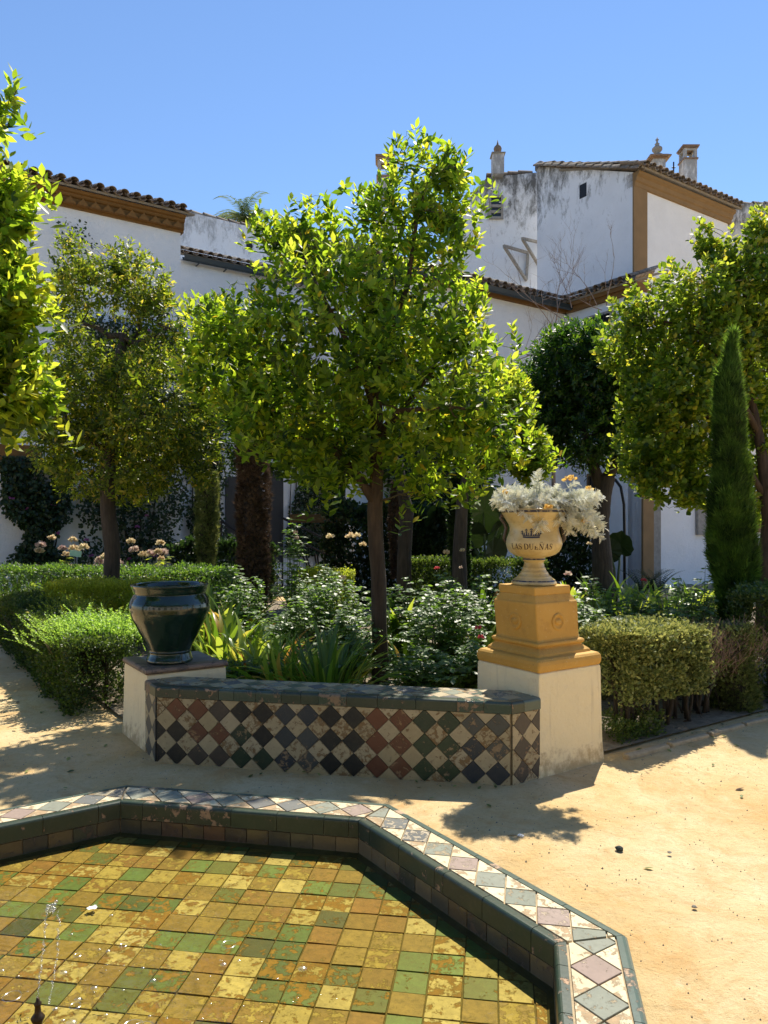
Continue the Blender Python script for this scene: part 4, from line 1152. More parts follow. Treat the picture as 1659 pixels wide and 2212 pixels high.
for i in range(8):
    m = MB(); m.bar(A0 + D56 * (.4 + i * .75) - BK * .0 + ZUP * (zg - .15), A0 + D56 * (.4 + i * .75) - BK * .27 + ZUP * (zg - .125), .03, .02); m.obj('gutter_bracket', M['gutter'], WA)
def on_wall(o, d, x):
    "distance s along wall o+s*d seen at layout column x"
    k = (x - CX) / F
    return (k * o.y - o.x) / (d.x - k * d.y)
def opening(parent, o, d, x0, x1, y0, y1, name, mat, framemat=None, bars=0, depth=.03, panes=0, nrm=None):
    s0, s1 = on_wall(o, d, x0), on_wall(o, d, x1); 
    if s1 < s0: s0, s1 = s1, s0
    p = o + d * (s0 + s1) / 2; z1 = GZ(y0, p.y); z0 = GZ(y1, p.y); n = nrm
    if name == 'door': z0 = max(z0, .25)
    w = s1 - s0; h = z1 - z0
    m = MB(); m.box(None, (w, depth, h), m=basis(d, n, ZUP, p + n * (depth / 2 + .004) + ZUP * (z0 + z1) / 2)); f = m.obj(name, mat, parent)
    if framemat:
        for a, b, c, e in ((-w / 2 - .03, 0, .07, h + .13), (w / 2 + .03, 0, .07, h + .13)):
            m = MB(); m.box(None, (c, .08, e), m=basis(d, n, ZUP, p + d * a + n * .05 + ZUP * (z0 + z1) / 2)); m.obj('frame', framemat, f)
        for zz in (z0 - .03, z1 + .03):
            m = MB(); m.box(None, (w - .015, .08, .07), m=basis(d, n, ZUP, p + n * .05 + ZUP * zz)); m.obj('frame', framemat, f)
    for i in range(bars):
        q = p + d * (-w / 2 + w * (i + .5) / bars) + n * .13; m = MB(); m.tube([q + ZUP * z0, q + ZUP * z1], .011, 6); m.obj('bar', M['iron'], f)
    if bars:
        for t in (.08, .5, .92):
            m = MB(); m.bar(p - d * w / 2 + n * .13 + ZUP * (z0 + h * t), p + d * w / 2 + n * .13 + ZUP * (z0 + h * t), .03, .012); m.obj('cross_bar', M['iron'], f)
    return f
opening(WA, A0, D56, 486, 545, 1030, 1215, 'door', M['dark_door'], None, nrm=-BK)
opening(WA, A0, D56, 580, 611, 1020, 1215, 'door', M['dark_door'], None, nrm=-BK)
m = MB(); p = A0 + D56 * on_wall(A0, D56, 560); m.box(None, (3.4, 1.0, .42), m=basis(D56, BK, ZUP, p - BK * .55 + ZUP * .2)); m.obj('step', M['white'], WA)
# ---- handrails by the steps
rl = empty('handrail', p - BK * 1.1, 'dark iron stair handrail in front of the shaded doorway', 'handrail')
for x0, y0, x1, y1, Z in ((478, 1125, 540, 1168, 18.5), (608, 1118, 735, 1180, 18.0), (608, 1150, 735, 1212, 18.0)):
    m = MB(); m.tube([W(x0, y0, Z), W(x1, y1, Z)], .03, 6); m.obj('rail', M['iron'], rl)
for x0, y0, Z in ((478, 1125, 18.5), (540, 1168, 18.5), (610, 1118, 18.0), (735, 1180, 18.0)):
    m = MB(); a = W(x0, y0, Z); m.tube([a, V2(a.x, a.y, 0)], .025, 6); m.obj('post', M['iron'], rl)
# ---- right-hand wing: left flank under the dark gutter, then turning towards us
VV = V2(GX(1222, 20.5), 20.5); zv = GZ(668, 20.5)
WB = empty('gallery_wing', VV, 'lower white wing with ochre eaves and dark gutter under the gabled house', 'house')
B0 = VV - D56 * 6.86; D147 = -D34
wall_slab('wall', B0, VV, -.2, zv - .15, M['white'], WB, .4, BK)
wall_slab('eaves_band', B0 - BK * .10, VV - BK * .10, zv - .15, zv - .02, M['ochre_wall'], WB, .45, BK)
tile_roof(WB, B0 - BK * .30, VV - BK * .30 + D56 * .1, zv + .12, BK, rad(22), 6, .26, 6)
m = MB(); m.loft([[B0 - BK * (a + .10) + ZUP * (zv + b) for a, b in gpf], [VV - BK * (a + .10) + ZUP * (zv + b) for a, b in gpf]]); m.obj('gutter', M['gutter'], WB)
VE = VV + D147 * 2.47
wall_slab('wall', VV - D147 * .0, VE, -.2, zv - .15, M['white'], WB, .4, D56)
wall_slab('eaves_band', VV - D56 * .12, VE - D56 * .12, zv - .15, zv - .02, M['ochre_wall'], WB, .5, D56)
wall_slab('eaves_molding', VV - D56 * .20, VE - D56 * .20, zv - .02, zv + .08, M['ochre_wall'], WB, .6, D56)
tile_roof(WB, VE - D56 * .32, VV - D56 * .32, zv + .17, D56, rad(20), 4, .26, 7)
wall_slab('ochre_ledge', B0 - D56 * 1.6 - BK * .02, B0 + D56 * .3 - BK * .02, 1.66, 1.84, M['ochre_wall'], WB, .05, BK)
opening(WB, VV, D147, 1272, 1322, 684, 712, 'window', M['glass_dark'], M['wood_grey'], bars=7, nrm=-D56)
opening(WB, VV, D147, 1276, 1300, 1028, 1086, 'window', M['glass_dark'], M['brown_ochre'], bars=4, nrm=-D56)
# right flank continuing out of the picture
RF1 = VE + D56 * 9
wall_slab('wall', VE, RF1, -.2, 5.2, M['white'], WB, .4, BK)
wall_slab('corner_pilaster', VE - BK * .06, VE + D56 * .42 - BK * .06, -.1, 5.2, M['brown_ochre'], WB, .058, BK)
wall_slab('stone_jamb', VE + D56 * .42 - BK * .05, VE + D56 * .72 - BK * .05, -.1, 2.55, M['slab_grey'], WB, .048, BK)
for x0, x1, y0, y1, br in ((1505, 1531, 1085, 1150, 0), (1636, 1668, 1075, 1145, 5)):
    opening(WB, VE, D56, x0, x1, y0, y1, 'window', M['wood_grey'] if not br else M['glass_dark'], M['wood_grey'] if not br else M['brown_ochre'], bars=br, nrm=-BK)
opening(WB, VE, D56, 1590, 1640, 860, 960, 'window', M['glass_dark'], M['brown_ochre'], bars=6, nrm=-BK)
# ---- the gabled main house on the right
K0 = V2(GX(1367, 20), 20); zk = GZ(372, 20); K1 = K0 + D34 * 3.54; zr = GZ(360, K1.y)
GH = empty('gabled_house', K0, 'tall stained white gabled house with ochre corner and clay tiled roof on the right', 'house')
wall_slab('gable_wall', K0, K1, 4.5, zk, M['white_top'], GH, .6, D56, ztop1=zr)
# side wall under the eave
E1 = K0 + D56 * 4.5
wall_slab('side_wall', K0 + D56 * .6, E1, 4.5, zk - .05, M['white'], GH, .4, BK)
wall_slab('corner_pilaster', K0 - BK * .05 - D56 * .012, K0 + D56 * .56 - BK * .05, 4.0, zk - .03, M['brown_ochre'], GH, .05, BK)
m = MB(); cp = [(0, zk - .38), (.06, zk - .37), (.07, zk - .27), (.11, zk - .24), (.13, zk - .14), (.20, zk - .09), (.22, zk - .02), (-.2, zk - .02), (-.2, zk - .38)]
m.loft([[K0 + D56 * .0 - BK * x + ZUP * (z if i > 0 else z) for i, (x, z) in enumerate(cp)], [E1 + D56 * .1 - BK * x + ZUP * z for x, z in cp]]); m.obj('cornice', M['brown_ochre'], GH)
tile_roof(GH, K0 - D56 * .05 - BK * .42, E1 + D56 * .2 - BK * .42, zk + .08, BK, rad(20), 9, .26, 8)
coping(GH, K0 - D34 * .3 + D56 * .18 + ZUP * (zk - .02), K1 + D56 * .18 + ZUP * (zr + .06), .36, 9, 1.9)
coping(GH, K0 - D34 * .3 - D56 * .05 + ZUP * (zk - .08), K1 - D56 * .05 + ZUP * (zr - .02), .34, 10, 1.5)
# ridge end at the top left of the gable
m = MB(); m.box(None, (.5, .28, .30), m=basis(D56, D34, ZUP, K1 + D34 * .0 + D56 * .25 + ZUP * (zr + .03))); m.obj('gable_end', M['white_top'], GH, bevel=.08, seg=3)
s_ = on_wall(K0, D34, 1259.5); hp = K0 + D34 * s_; 
m = MB(); m.box(None, (.26, .16, .40), m=basis(D34, D56, ZUP, hp + D56 * .075 + ZUP * GZ(412, hp.y))); 
m.obj('vent_opening', M['iron'], GH)
# left part, set slightly back, with sloping left edge
Zb = 23.6; LB = [W(1164, 372, Zb), W(1052, 383, Zb), W(1010, 430, Zb), W(940, 560, Zb), W(900, 720, Zb), W(1164, 720, Zb)]
m = MB(); m.loft([[p for p in LB], [p + Vector((0, .5, 0)) for p in LB]]); m.obj('back_wall', M['white_top'], GH)
coping(GH, W(1053, 380, Zb) + V2(0, .2), W(1164, 370, Zb) + V2(0, .2), .34, 11, 1.9)
o_ = V2(GX(1070, Zb), Zb)
w = opening(GH, o_, V2(1, 0), 1060, 1082, 428, 470, 'window', M['glass_dark'], M['wood_grey'], nrm=V2(0, -1))
for t in (.3, .6):
    m = MB(); m.box(None, (.3, .03, .09), m=Matrix.Translation(W(1071, 428 + 42 * t + 6, Zb) - V2(0, .06))); m.obj('shutter_slat', M['wood_grey'], w)
# timber brackets on the wall
for (a, b, c, post) in (((1088, 531), (1140, 546), (1137, 606), True), ((1128, 515), (1162, 523), (1164, 574), False)):
    br_ = empty('wall_bracket', W(b[0], b[1], Zb - .1), 'weathered triangular timber bracket with upright post on the stained wall' if post else 'half hidden triangular timber bracket next to the gable corner', 'bracket')
    A, B, Cc = W(a[0], a[1], Zb - .9), W(b[0], b[1], Zb - .08), W(c[0], c[1], Zb - .08)
    m = MB(); m.bar(A, B, .075); m.obj('top_beam', M['wood_grey'], br_)
    m = MB(); m.bar(A + (Cc - A) * .03, Cc, .075); m.obj('strut', M['wood_grey'], br_)
    if post:
        m = MB(); m.bar(B - ZUP * .04, Cc + ZUP * .04, .08); m.obj('post', M['wood_grey'], br_)
# ---- far wall on the right
F0 = V2(GX(1572, 23), 23); FW = empty('garden_wall', F0, 'grey stained far wall with tile coping at the right edge of the sky', 'wall')
zf = GZ(441, 23); wall_slab('wall', F0 - V2(.6, 0), F0 + V2(6, 0), 4, zf, M['white_far'], FW, .4, V2(0, 1))
coping(FW, F0 - V2(.6, -.2, -zf), F0 + V2(6, .2, zf), .36, 12, 1.8)
# ---- finials and chimneys on the roofs
def chimney_finial(x, y0, y1, Z, w, label, kind):
    base = W(x, y1, Z); top = GZ(y0, Z); H = top - base.z
    e = empty('chimney' if kind == 'lantern' else 'roof_finial', base, label, 'chimney' if kind == 'lantern' else 'finial')
    if kind == 'ball':
        m = MB(); m.box(base + ZUP * H * .19, (w, w, H * .62)); m.obj('post', M['white_back'], e)
        m = MB(); m.box(base + ZUP * H * .515, (w * 1.22, w * 1.22, H * .03)); m.obj('cap', M['slab_grey'], e)
        m = MB(); m.lathe([(H * a + base.z, r * w) for a, r in ((.53, .22), (.56, .12), (.60, .22), (.66, .33), (.72, .36), (.78, .30), (.83, .16), (.86, .10), (1.0, .01))], 16, (base.x, base.y)); m.obj('urn_finial', M['rooftile'], e, smooth=True)
    elif kind == 'turned':
        m = MB(); m.box(base + ZUP * H * .12, (w, w, H * .50)); m.obj('post', M['white_back'], e)
        for a, k in ((.37, 1.25), (.40, 1.7), (.435, 1.35)):
            m = MB(); m.box(base + ZUP * H * a, (w * k, w * k, H * .034)); m.obj('cap', M['brick_cap'], e)
        m = MB(); m.lathe([(H * a + base.z, r * w) for a, r in ((.45, .55), (.50, .50), (.54, .30), (.57, .16), (.60, .28), (.65, .40), (.70, .40), (.75, .24), (.78, .12), (.81, .2), (.84, .1), (.88, .07), (.93, .14), (.95, .06), (1.0, .02))], 18, (base.x, base.y)); m.obj('turned_finial', M['slab_grey'], e, smooth=True)
    else:
        m = MB(); m.box(base + ZUP * H * .19, (w, w, H * .78)); m.obj('shaft', M['white_back'], e)
        for a, k in ((.595, 1.15), (.87, 1.15), (.905, 1.28)):
            m = MB(); m.box(base + ZUP * H * a, (w * k, w * k, H * .035)); m.obj('cornice', M['brick_cap'], e)
        for sx in (-1, 1):
            for sy in (-1, 1):
                m = MB(); m.box(base + V2(sx * w * .39, sy * w * .39, H * .73), (w * .22, w * .22, H * .24)); m.obj('corner_pier', M['white_back'], e)
        for ax in (0, 1):   # arched heads
            for s in (-1, 1):
                m = MB(); m.box(base + (V2(0, s * w * .42) if ax == 0 else V2(s * w * .42, 0)) + ZUP * H * .83, (w * .56, w * .12, H * .05) if ax == 0 else (w * .12, w * .56, H * .05)); m.obj('arch_head', M['white_back'], e)
        m = MB(); m.lathe([(H * a + base.z, r * w) for a, r in ((.92, .6), (.95, .35), (.955, .2), (.965, .26), (.985, .22), (1.0, .05))], 14, (base.x, base.y)); m.obj('ball_cap', M['rooftile'], e, smooth=True)
    return e
chimney_finial(1075, 302, 372, 23.5, .36, 'pale post with a round terracotta finial, leftmost on the gabled roof', 'ball')
chimney_finial(1419.5, 296, 378, 25, .42, 'pedestal with a turned grey spire finial between post and chimney', 'turned')
chimney_finial(1486, 314, 400, 25, .44, 'white lantern chimney with arched openings, rightmost on the roof', 'lantern')
chimney_finial(832, 332, 470, 27, .55, 'square white turret showing behind the top of the central orange tree', 'lantern')
tw = W(832, 470, 27); m = MB(); m.box(V2(tw.x, tw.y, tw.z / 2 - .3), (1.0, 1.0, tw.z)); o = m.obj('tower', M['white_back']); tag(o, 'plain white tower block rising behind the central orange tree', 'tower')
m = MB(); m.tube([W(1455, 350, 24), W(1455, 395, 24)], .025, 5); m.tube([W(1451, 362, 24), W(1459, 362, 24)], .02, 5); o = m.obj('iron_cross', M['iron']); tag(o, 'tiny iron cross on the roof beside the lantern chimney', 'cross')
# cable looped across the gable
m = MB(); m.tube([W(1215, 643, 22), W(1240, 658, 21.6), W(1270, 664, 21.2), W(1300, 663, 20.8), W(1322, 655, 20.4)], .018, 5); o = m.obj('wall_cable', M['iron']); tag(o, 'thin dark cable sagging across the gable wall above the low roof', 'cable')
exec_order.append('buildings')

# ================================================================== trees
def lob(x, y, rx, ry, Z, dz=0, rz=None):
    k = Z / F; p = W(x, y, Z + dz) ; 
    p = Vector((GX(x, Z), Z + dz, GZ(y, Z)))
    return ((p.x, p.y, p.z), (rx * k, (rz if rz else rx * .85) * k, ry * k))
def wp(pts, Z): return [tuple(Vector((GX(p[0], Z), Z + (p[2] if len(p) > 2 else 0), GZ(p[1], Z)))) for p in pts]
# central orange tree
Z1 = 7.5
lobes = [lob(850, 600, 190, 220, Z1, .1), lob(900, 420, 120, 125, Z1, 0), lob(960, 365, 65, 60, Z1, -.1), lob(985, 460, 65, 80, Z1, .1), lob(610, 480, 60, 50, Z1, 0), lob(650, 510, 105, 85, Z1, .1), lob(700, 700, 150, 150, Z1, -.5),
         lob(520, 760, 145, 125, Z1, -.2), lob(450, 700, 75, 70, Z1, 0), lob(660, 870, 160, 110, Z1, .3), lob(900, 830, 200, 170, Z1, -.4), lob(1010, 700, 75, 110, Z1, .1),
         lob(1030, 880, 95, 110, Z1, 0), lob(730, 980, 120, 80, Z1, .2), lob(950, 1000, 130, 75, Z1, 0), lob(860, 760, 150, 160, Z1, .8), lob(1120, 950, 60, 45, Z1, .3), lob(560, 900, 90, 60, Z1, .2), lob(640, 900, 150, 100, Z1, -.45), lob(560, 830, 130, 100, Z1, .3), lob(700, 990, 120, 60, Z1, -.3)]
ex = wp([(846, 315), (870, 320), (985, 325), (1000, 355), (830, 350), (1040, 420), (560, 440), (540, 480), (745, 395), (665, 425), (700, 420), (1105, 700), (1110, 715), (1060, 395), (370, 640), (1150, 880), (680, 1080), (700, 1060), (870, 1100), (880, 1085), (780, 1050), (1190, 960)], Z1)
make_tree('orange_tree', 'tallest orange tree with slim straight trunk right behind the tiled bench', 'tree', (GX(820, Z1), Z1, 0),
    (wp([(821, 1490), (819, 1400), (816, 1250), (811, 1100), (813, 1000), (817, 930), (812, 820), (830, 700), (850, 600)], Z1), [.088, .080, .076, .078, .066, .062, .05, .04, .03]),
    [(wp([(808, 1085, -.02), (775, 1030, -.05), (735, 985, -.1), (690, 962, -.1), (650, 945, 0)], Z1), [.050, .045, .038, .030, .020]), (wp([(735, 985, -.1), (660, 900, .3), (570, 820, .4), (480, 740, .2)], Z1), [.03, .025, .018, .010]),
     (wp([(815, 960), (870, 880, .2), (930, 800, .3), (980, 700, .2)], Z1), [.040, .030, .022, .012]),
     (wp([(812, 900), (780, 800, -.3), (720, 700, -.5), (660, 570, -.2)], Z1), [.036, .028, .02, .012]),
     (wp([(825, 760), (880, 620, 0), (900, 480, -.1), (930, 380, -.1)], Z1), [.034, .026, .018, .01]),
     (wp([(815, 940), (860, 900, -.4), (960, 900, -.6), (1050, 900, -.4)], Z1), [.034, .026, .018, .01])],
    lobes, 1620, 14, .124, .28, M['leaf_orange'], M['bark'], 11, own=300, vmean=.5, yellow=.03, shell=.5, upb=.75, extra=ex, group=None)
# second tree, left, with dark leaning trunk
Z2 = 11
lobes = [lob(110, 790, 60, 110, Z2, .3), lob(90, 930, 60, 80, Z2, .2), lob(255, 615, 125, 75, Z2), lob(160, 560, 60, 75, Z2), lob(130, 650, 60, 110, Z2, .3), lob(345, 700, 75, 85, Z2), lob(180, 850, 110, 120, Z2, -.2), lob(350, 870, 130, 130, Z2, -.3), lob(250, 1020, 150, 70, Z2, .2),
         lob(430, 980, 65, 80, Z2), lob(140, 980, 75, 70, Z2), lob(260, 560, 60, 60, Z2, .2), lob(440, 840, 50, 90, Z2, .2), lob(330, 620, 50, 50, Z2, .2), lob(240, 770, 110, 80, Z2, .5), lob(420, 760, 60, 80, Z2, .2), lob(300, 930, 170, 90, Z2, .4)]
make_tree('orange_tree', 'orange tree with dark curving trunk left of the pot, crown of small leaves', 'tree', (GX(240, Z2), Z2, 0),
    (wp([(243, 1380), (241, 1290), (242, 1180), (235, 1110), (230, 1040), (243, 960), (250, 880), (254, 790), (266, 720)], Z2), [.15, .125, .115, .105, .10, .09, .08, .07, .055]),
    [(wp([(266, 725), (230, 722, .1), (200, 700, .2), (165, 690, .2)], Z2), [.045, .045, .035, .02]), (wp([(266, 725), (290, 742, 0), (340, 735, -.1), (370, 715, -.2)], Z2), [.045, .042, .034, .02]),
     (wp([(262, 760), (290, 700, .3), (270, 620, .4), (240, 540, .3)], Z2), [.045, .035, .025, .012]), (wp([(245, 950), (330, 900, -.3), (400, 850, -.3)], Z2), [.045, .032, .015]), (wp([(240, 980), (170, 930, -.2), (120, 860, 0)], Z2), [.045, .032, .015])],
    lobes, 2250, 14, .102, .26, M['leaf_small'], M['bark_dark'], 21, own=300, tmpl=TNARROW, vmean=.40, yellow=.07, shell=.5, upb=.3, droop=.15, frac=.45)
# near tree at the left edge
Z3 = 4.8
lobes = [lob(-90, 230, 110, 85, Z3), lob(-70, 430, 140, 120, Z3), lob(-60, 640, 185, 140, Z3, -.1), lob(-50, 830, 180, 110, Z3), lob(-200, 600, 160, 300, Z3, .1)]
make_tree('orange_tree', 'near orange tree with large bright leaves reaching in at the left edge of the photo', 'tree', (GX(-170, Z3), Z3, 0),
    (wp([(-170, 1700), (-165, 1300), (-160, 900), (-150, 600)], Z3), [.09, .08, .07, .04]),
    [(wp([(-160, 950), (-100, 800, 0), (-30, 700, 0), (40, 620, 0)], Z3), [.035, .025, .016, .008]), (wp([(-155, 750), (-100, 550, 0), (-50, 400, 0), (-20, 280, 0)], Z3), [.035, .025, .016, .008])],
    lobes, 1500, 14, .112, .26, M['leaf_orange'], M['bark'], 31, own=300, vmean=.58, yellow=.02, shell=.55, upb=.5,
    extra=wp([(30, 160), (40, 190), (25, 230), (85, 370), (70, 390), (110, 400), (70, 520), (120, 640), (110, 820), (120, 900)], Z3))
# right tree with rounder leaves
Z4 = 9.5
lobes = [lob(1590, 560, 70, 70, Z4), lob(1535, 525, 45, 45, Z4), lob(1620, 640, 110, 110, Z4), lob(1470, 660, 110, 90, Z4, -.2), lob(1540, 760, 130, 120, Z4), lob(1640, 800, 110, 150, Z4, .3), lob(1460, 850, 110, 110, Z4, -.2),
         lob(1420, 960, 100, 75, Z4), lob(1510, 960, 90, 90, Z4, .1), lob(1680, 1000, 70, 150, Z4, .2), lob(1385, 740, 90, 80, Z4, .2), lob(1365, 670, 55, 50, Z4, .1), lob(1400, 860, 70, 80, Z4, .1), lob(1640, 500, 40, 60, Z4), lob(1450, 1040, 90, 55, Z4), lob(1550, 1060, 80, 50, Z4), lob(1390, 1000, 60, 50, Z4), lob(1700, 640, 80, 160, Z4)]
make_tree('lemon_tree', 'broad citrus tree with rounded bright leaves behind the cypress at the right edge', 'tree', (GX(1648, Z4), Z4, 0),
    (wp([(1648, 1400), (1652, 1250), (1660, 1120), (1652, 1030), (1640, 940), (1610, 820)], Z4), [.11, .10, .085, .075, .06, .045]),
    [(wp([(1655, 1080), (1600, 1000, -.1), (1530, 920, -.2), (1460, 860, -.2)], Z4), [.045, .035, .025, .012]), (wp([(1640, 940), (1560, 820, -.2), (1480, 720, -.3), (1400, 700, -.2)], Z4), [.042, .03, .02, .012]),
     (wp([(1615, 830), (1620, 700, 0), (1600, 580, 0), (1520, 490, 0)], Z4), [.04, .03, .02, .008])],
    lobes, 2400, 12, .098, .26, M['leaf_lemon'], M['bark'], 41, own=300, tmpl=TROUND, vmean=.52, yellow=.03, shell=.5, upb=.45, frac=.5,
    extra=wp([(1500, 475), (1515, 470), (1530, 500), (1355, 600), (1370, 610), (1450, 560), (1580, 490), (1655, 480), (1480, 1070), (1500, 1080)], Z4))
# darker tree between urn and cypress
Z5 = 13
lobes = [lob(1245, 745, 85, 55, Z5), lob(1275, 795, 145, 110, Z5), lob(1180, 860, 95, 115, Z5), lob(1420, 820, 90, 110, Z5, .4), lob(1370, 850, 110, 130, Z5), lob(1280, 930, 130, 90, Z5), lob(1400, 960, 90, 80, Z5, .3), lob(1330, 760, 70, 60, Z5, .4), lob(1170, 950, 50, 60, Z5, .3)]
make_tree('orange_tree', 'dense dark green orange tree with forked rough trunk behind the urn', 'tree', (GX(1306, Z5), Z5, 0),
    (wp([(1303, 1300), (1300, 1200), (1296, 1120), (1302, 1070), (1310, 1030)], Z5), [.20, .17, .15, .155, .15]),
    [(wp([(1310, 1035), (1335, 990, 0), (1350, 930, .1), (1370, 860, .1)], Z5), [.11, .09, .07, .04]), (wp([(1300, 1060), (1280, 1000, 0), (1262, 940, -.1), (1240, 850, 0)], Z5), [.12, .09, .07, .04])],
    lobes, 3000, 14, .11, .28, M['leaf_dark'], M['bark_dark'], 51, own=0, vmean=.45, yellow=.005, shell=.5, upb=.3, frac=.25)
# bright lower tree just right of the centre, behind
Z6 = 10.5
lobes = [lob(1085, 825, 45, 55, Z6), lob(1150, 1000, 55, 45, Z6), lob(1090, 880, 70, 80, Z6), lob(1130, 960, 60, 50, Z6), lob(1050, 960, 70, 60, Z6), lob(990, 900, 80, 90, Z6, .3)]
make_tree('orange_tree', 'lower bright orange tree whose leafy sprays show behind and right of the central crown', 'tree', (GX(1000, Z6), Z6 + .2, 0),
    (wp([(995, 1400), (992, 1200), (1000, 1060), (1030, 960)], Z6), [.12, .10, .08, .05]),
    [(wp([(1000, 1060), (1060, 1000, 0), (1110, 930, 0)], Z6), [.05, .035, .015])],
    lobes, 1100, 14, .10, .26, M['leaf_orange'], M['bark_dark'], 61, own=0, vmean=.55, yellow=.02, shell=.5, upb=.5, frac=.4)
Z7 = 12.5
lobes = [lob(600, 900, 130, 90, Z7), lob(470, 700, 80, 90, Z7, .5), lob(700, 930, 120, 80, Z7, .2), lob(540, 800, 80, 90, Z7), lob(560, 980, 90, 60, Z7)]
make_tree('orange_tree', 'shaded orange tree standing behind the brown dead column, crown between the two front trees', 'tree', (GX(875, Z7), Z7, 0),
    (wp([(873, 1300), (872, 1200), (880, 1110), (860, 1000), (760, 950)], Z7), [.13, .12, .11, .09, .06]),
    [(wp([(860, 1000), (740, 960, 0), (640, 920, 0), (560, 850, 0)], Z7), [.08, .07, .05, .02])],
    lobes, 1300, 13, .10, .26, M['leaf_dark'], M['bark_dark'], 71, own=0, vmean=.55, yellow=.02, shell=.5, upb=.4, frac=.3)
# ---- the courtyard goes on behind the viewer
SB = empty('palace_front', (0, -13, 0), 'sunlit cream and ochre palace front closing the courtyard behind the viewer', 'palace')
wall_slab('wall', V2(-22, -13), V2(22, -13), -.2, 8.0, M['white'], SB, .5, V2(0, -1))
wall_slab('ochre_band', V2(-22, -12.97), V2(22, -12.97), 3.4, 4.3, M['ochre_wall'], SB, .028, V2(0, -1))
for i in range(7):
    m = MB(); m.box((-18 + i * 6, -12.96, 1.6), (2.2, .06, 3.2)); m.obj('door', M['dark_door'], SB)
    m = MB(); m.box((-18 + i * 6, -12.96, 5.8), (1.3, .06, 2.0)); m.obj('window', M['glass_dark'], SB)
tile_roof(SB, V2(22, -12.6), V2(-22, -12.6), 8.1, V2(0, -1), rad(18), 1, .5, 20)
bt = make_tree('orange_tree', 'orange tree in the part of the garden behind the viewer', 'tree', (0, 0, 0), ([(0, 0, -.1), (.03, 0, 1.0), (0, 0, 1.9)], [.12, .1, .09]), [([(0, 0, 1.9), (.5, .2, 2.5), (.8, .3, 3.2)], [.07, .05, .02]), ([(0, 0, 1.9), (-.5, -.2, 2.6), (-.8, -.2, 3.3)], [.07, .05, .02])],
    [((0, 0, 3.2), (1.5, 1.5, 1.3)), ((.6, 0, 2.6), (1.1, 1.2, .9)), ((-.7, .2, 3.0), (1.1, 1.0, 1.0))], 620, 12, .14, .3, M['leaf_dark'], M['bark_dark'], 91, own=0, frac=.2, group='trees behind the viewer')
for i, (x, y) in enumerate([(-7.5, -5), (-4.2, -6.2), (-1.4, -5.6), (2.0, -6.4), (5.2, -5.4), (8.5, -4.5), (-10, -1), (10.5, 0)]):
    if i == 0: bt.location = (x, y, 0); bt.scale = (1.7, 1.7, 1.9); continue
    c = bt.copy(); COL.objects.link(c); c.scale = (1.7, 1.7, 1.9); c.location = (x, y, 0); c.rotation_euler = (0, 0, i * 1.3)
    c['label'] = ('orange tree standing behind the viewer, ' + ['', 'second from its left end', 'left of its middle', 'right of its middle', 'third from its right end', 'near its right end', 'alone at the far left side', 'alone at the far right side'][i])
    for ch in bt.children: d = ch.copy(); COL.objects.link(d); d.parent = c
exec_order.append('trees')
# ================================================================== columnar plants
def column_plant(name, label, cat, pts, Z, mat, seed, n, L, tmpl=TSP, up=.9, cores=True, coremat=None, group=None, vm=.45, vs=.2, stem=None):
    "pts: (y, x_left, x_right) outline from top to foot, in layout units at distance Z"
    rng = np.random.default_rng(seed)
    ys = np.array([p[0] for p in pts], float); xl = np.array([p[1] for p in pts], float); xr = np.array([p[2] for p in pts], float)
    zs = EYE - (ys - CY) / F * Z; cx = ((xl + xr) / 2 - CX) / F * Z; rr = np.maximum(.012, (xr - xl) / 2 / F * Z - L * .38)
    o = empty(name, (cx[-1], Z, max(0, zs[-1] - .0)), label, cat, group)
    t = rng.random(n * 3); hh = zs[-1] + (zs[0] - zs[-1]) * t
    zi = np.argsort(zs); r_ = np.interp(hh, zs[zi], rr[zi]); keep = rng.random(n * 3) < (r_ / rr.max()) + .06
    hh = hh[keep][:n]; r_ = r_[keep][:n]; c_ = np.interp(hh, zs[zi], cx[zi]); m_ = len(hh)
    a = rng.uniform(0, 2 * math.pi, m_); lump = 1 + .20 * np.array([noise.noise(Vector((math.cos(q) * 1.6, math.sin(q) * 1.6, h * 1.5 + seed))) * 1.2 + .34 * noise.noise(Vector((math.cos(q) * 5, math.sin(q) * 5, h * 3 + seed))) for q, h in zip(a, hh)])
    q = r_ * lump * np.sqrt(rng.uniform(.45, 1.02, m_))
    P = np.stack([c_ + np.cos(a) * q, Z + np.sin(a) * q, hh], 1)
    rad_ = np.stack([np.cos(a), np.sin(a), np.zeros(m_)], 1)
    D = rad_ * (1 - up * .55) + np.array([0, 0, up]) + rng.normal(0, .22, (m_, 3)); Uv = rad_ + rng.normal(0, .5, (m_, 3))
    v = np.clip(rng.normal(vm, vs, m_) + .5 * np.array([noise.noise(Vector((p[0] * 9, p[1] * 9, p[2] * 5))) for p in P]), 0, 1)
    link('foliage', scatter('foliage', tmpl, P, D, Uv, L * rng.uniform(.6, 1.2, m_), v, mat), o)
    if coremat:
        mb = MB(); mb.loft([[(x + r * .62 * math.cos(2 * math.pi * k / 12), Z + r * .62 * math.sin(2 * math.pi * k / 12), z) for k in range(12)] for x, r, z in list(zip(cx, rr, zs))[::-1]]); mb.obj('inner_twigs', coremat, o)
    return o
column_plant('cypress', 'slim bright green cypress column rising from the hedge on the right', 'cypress',
    [(722, 1582, 1586), (760, 1566, 1592), (810, 1546, 1602), (900, 1538, 1611), (980, 1540, 1612), (1030, 1540, 1622), (1080, 1530, 1622), (1110, 1528, 1626), (1170, 1530, 1632), (1215, 1532, 1642), (1260, 1540, 1642), (1310, 1547, 1626), (1370, 1558, 1612), (1420, 1568, 1600)], 7.6, M['leaf_cypress'], 81, 21000, .12, up=1.0, coremat=M['bark_dark'], vm=.5)
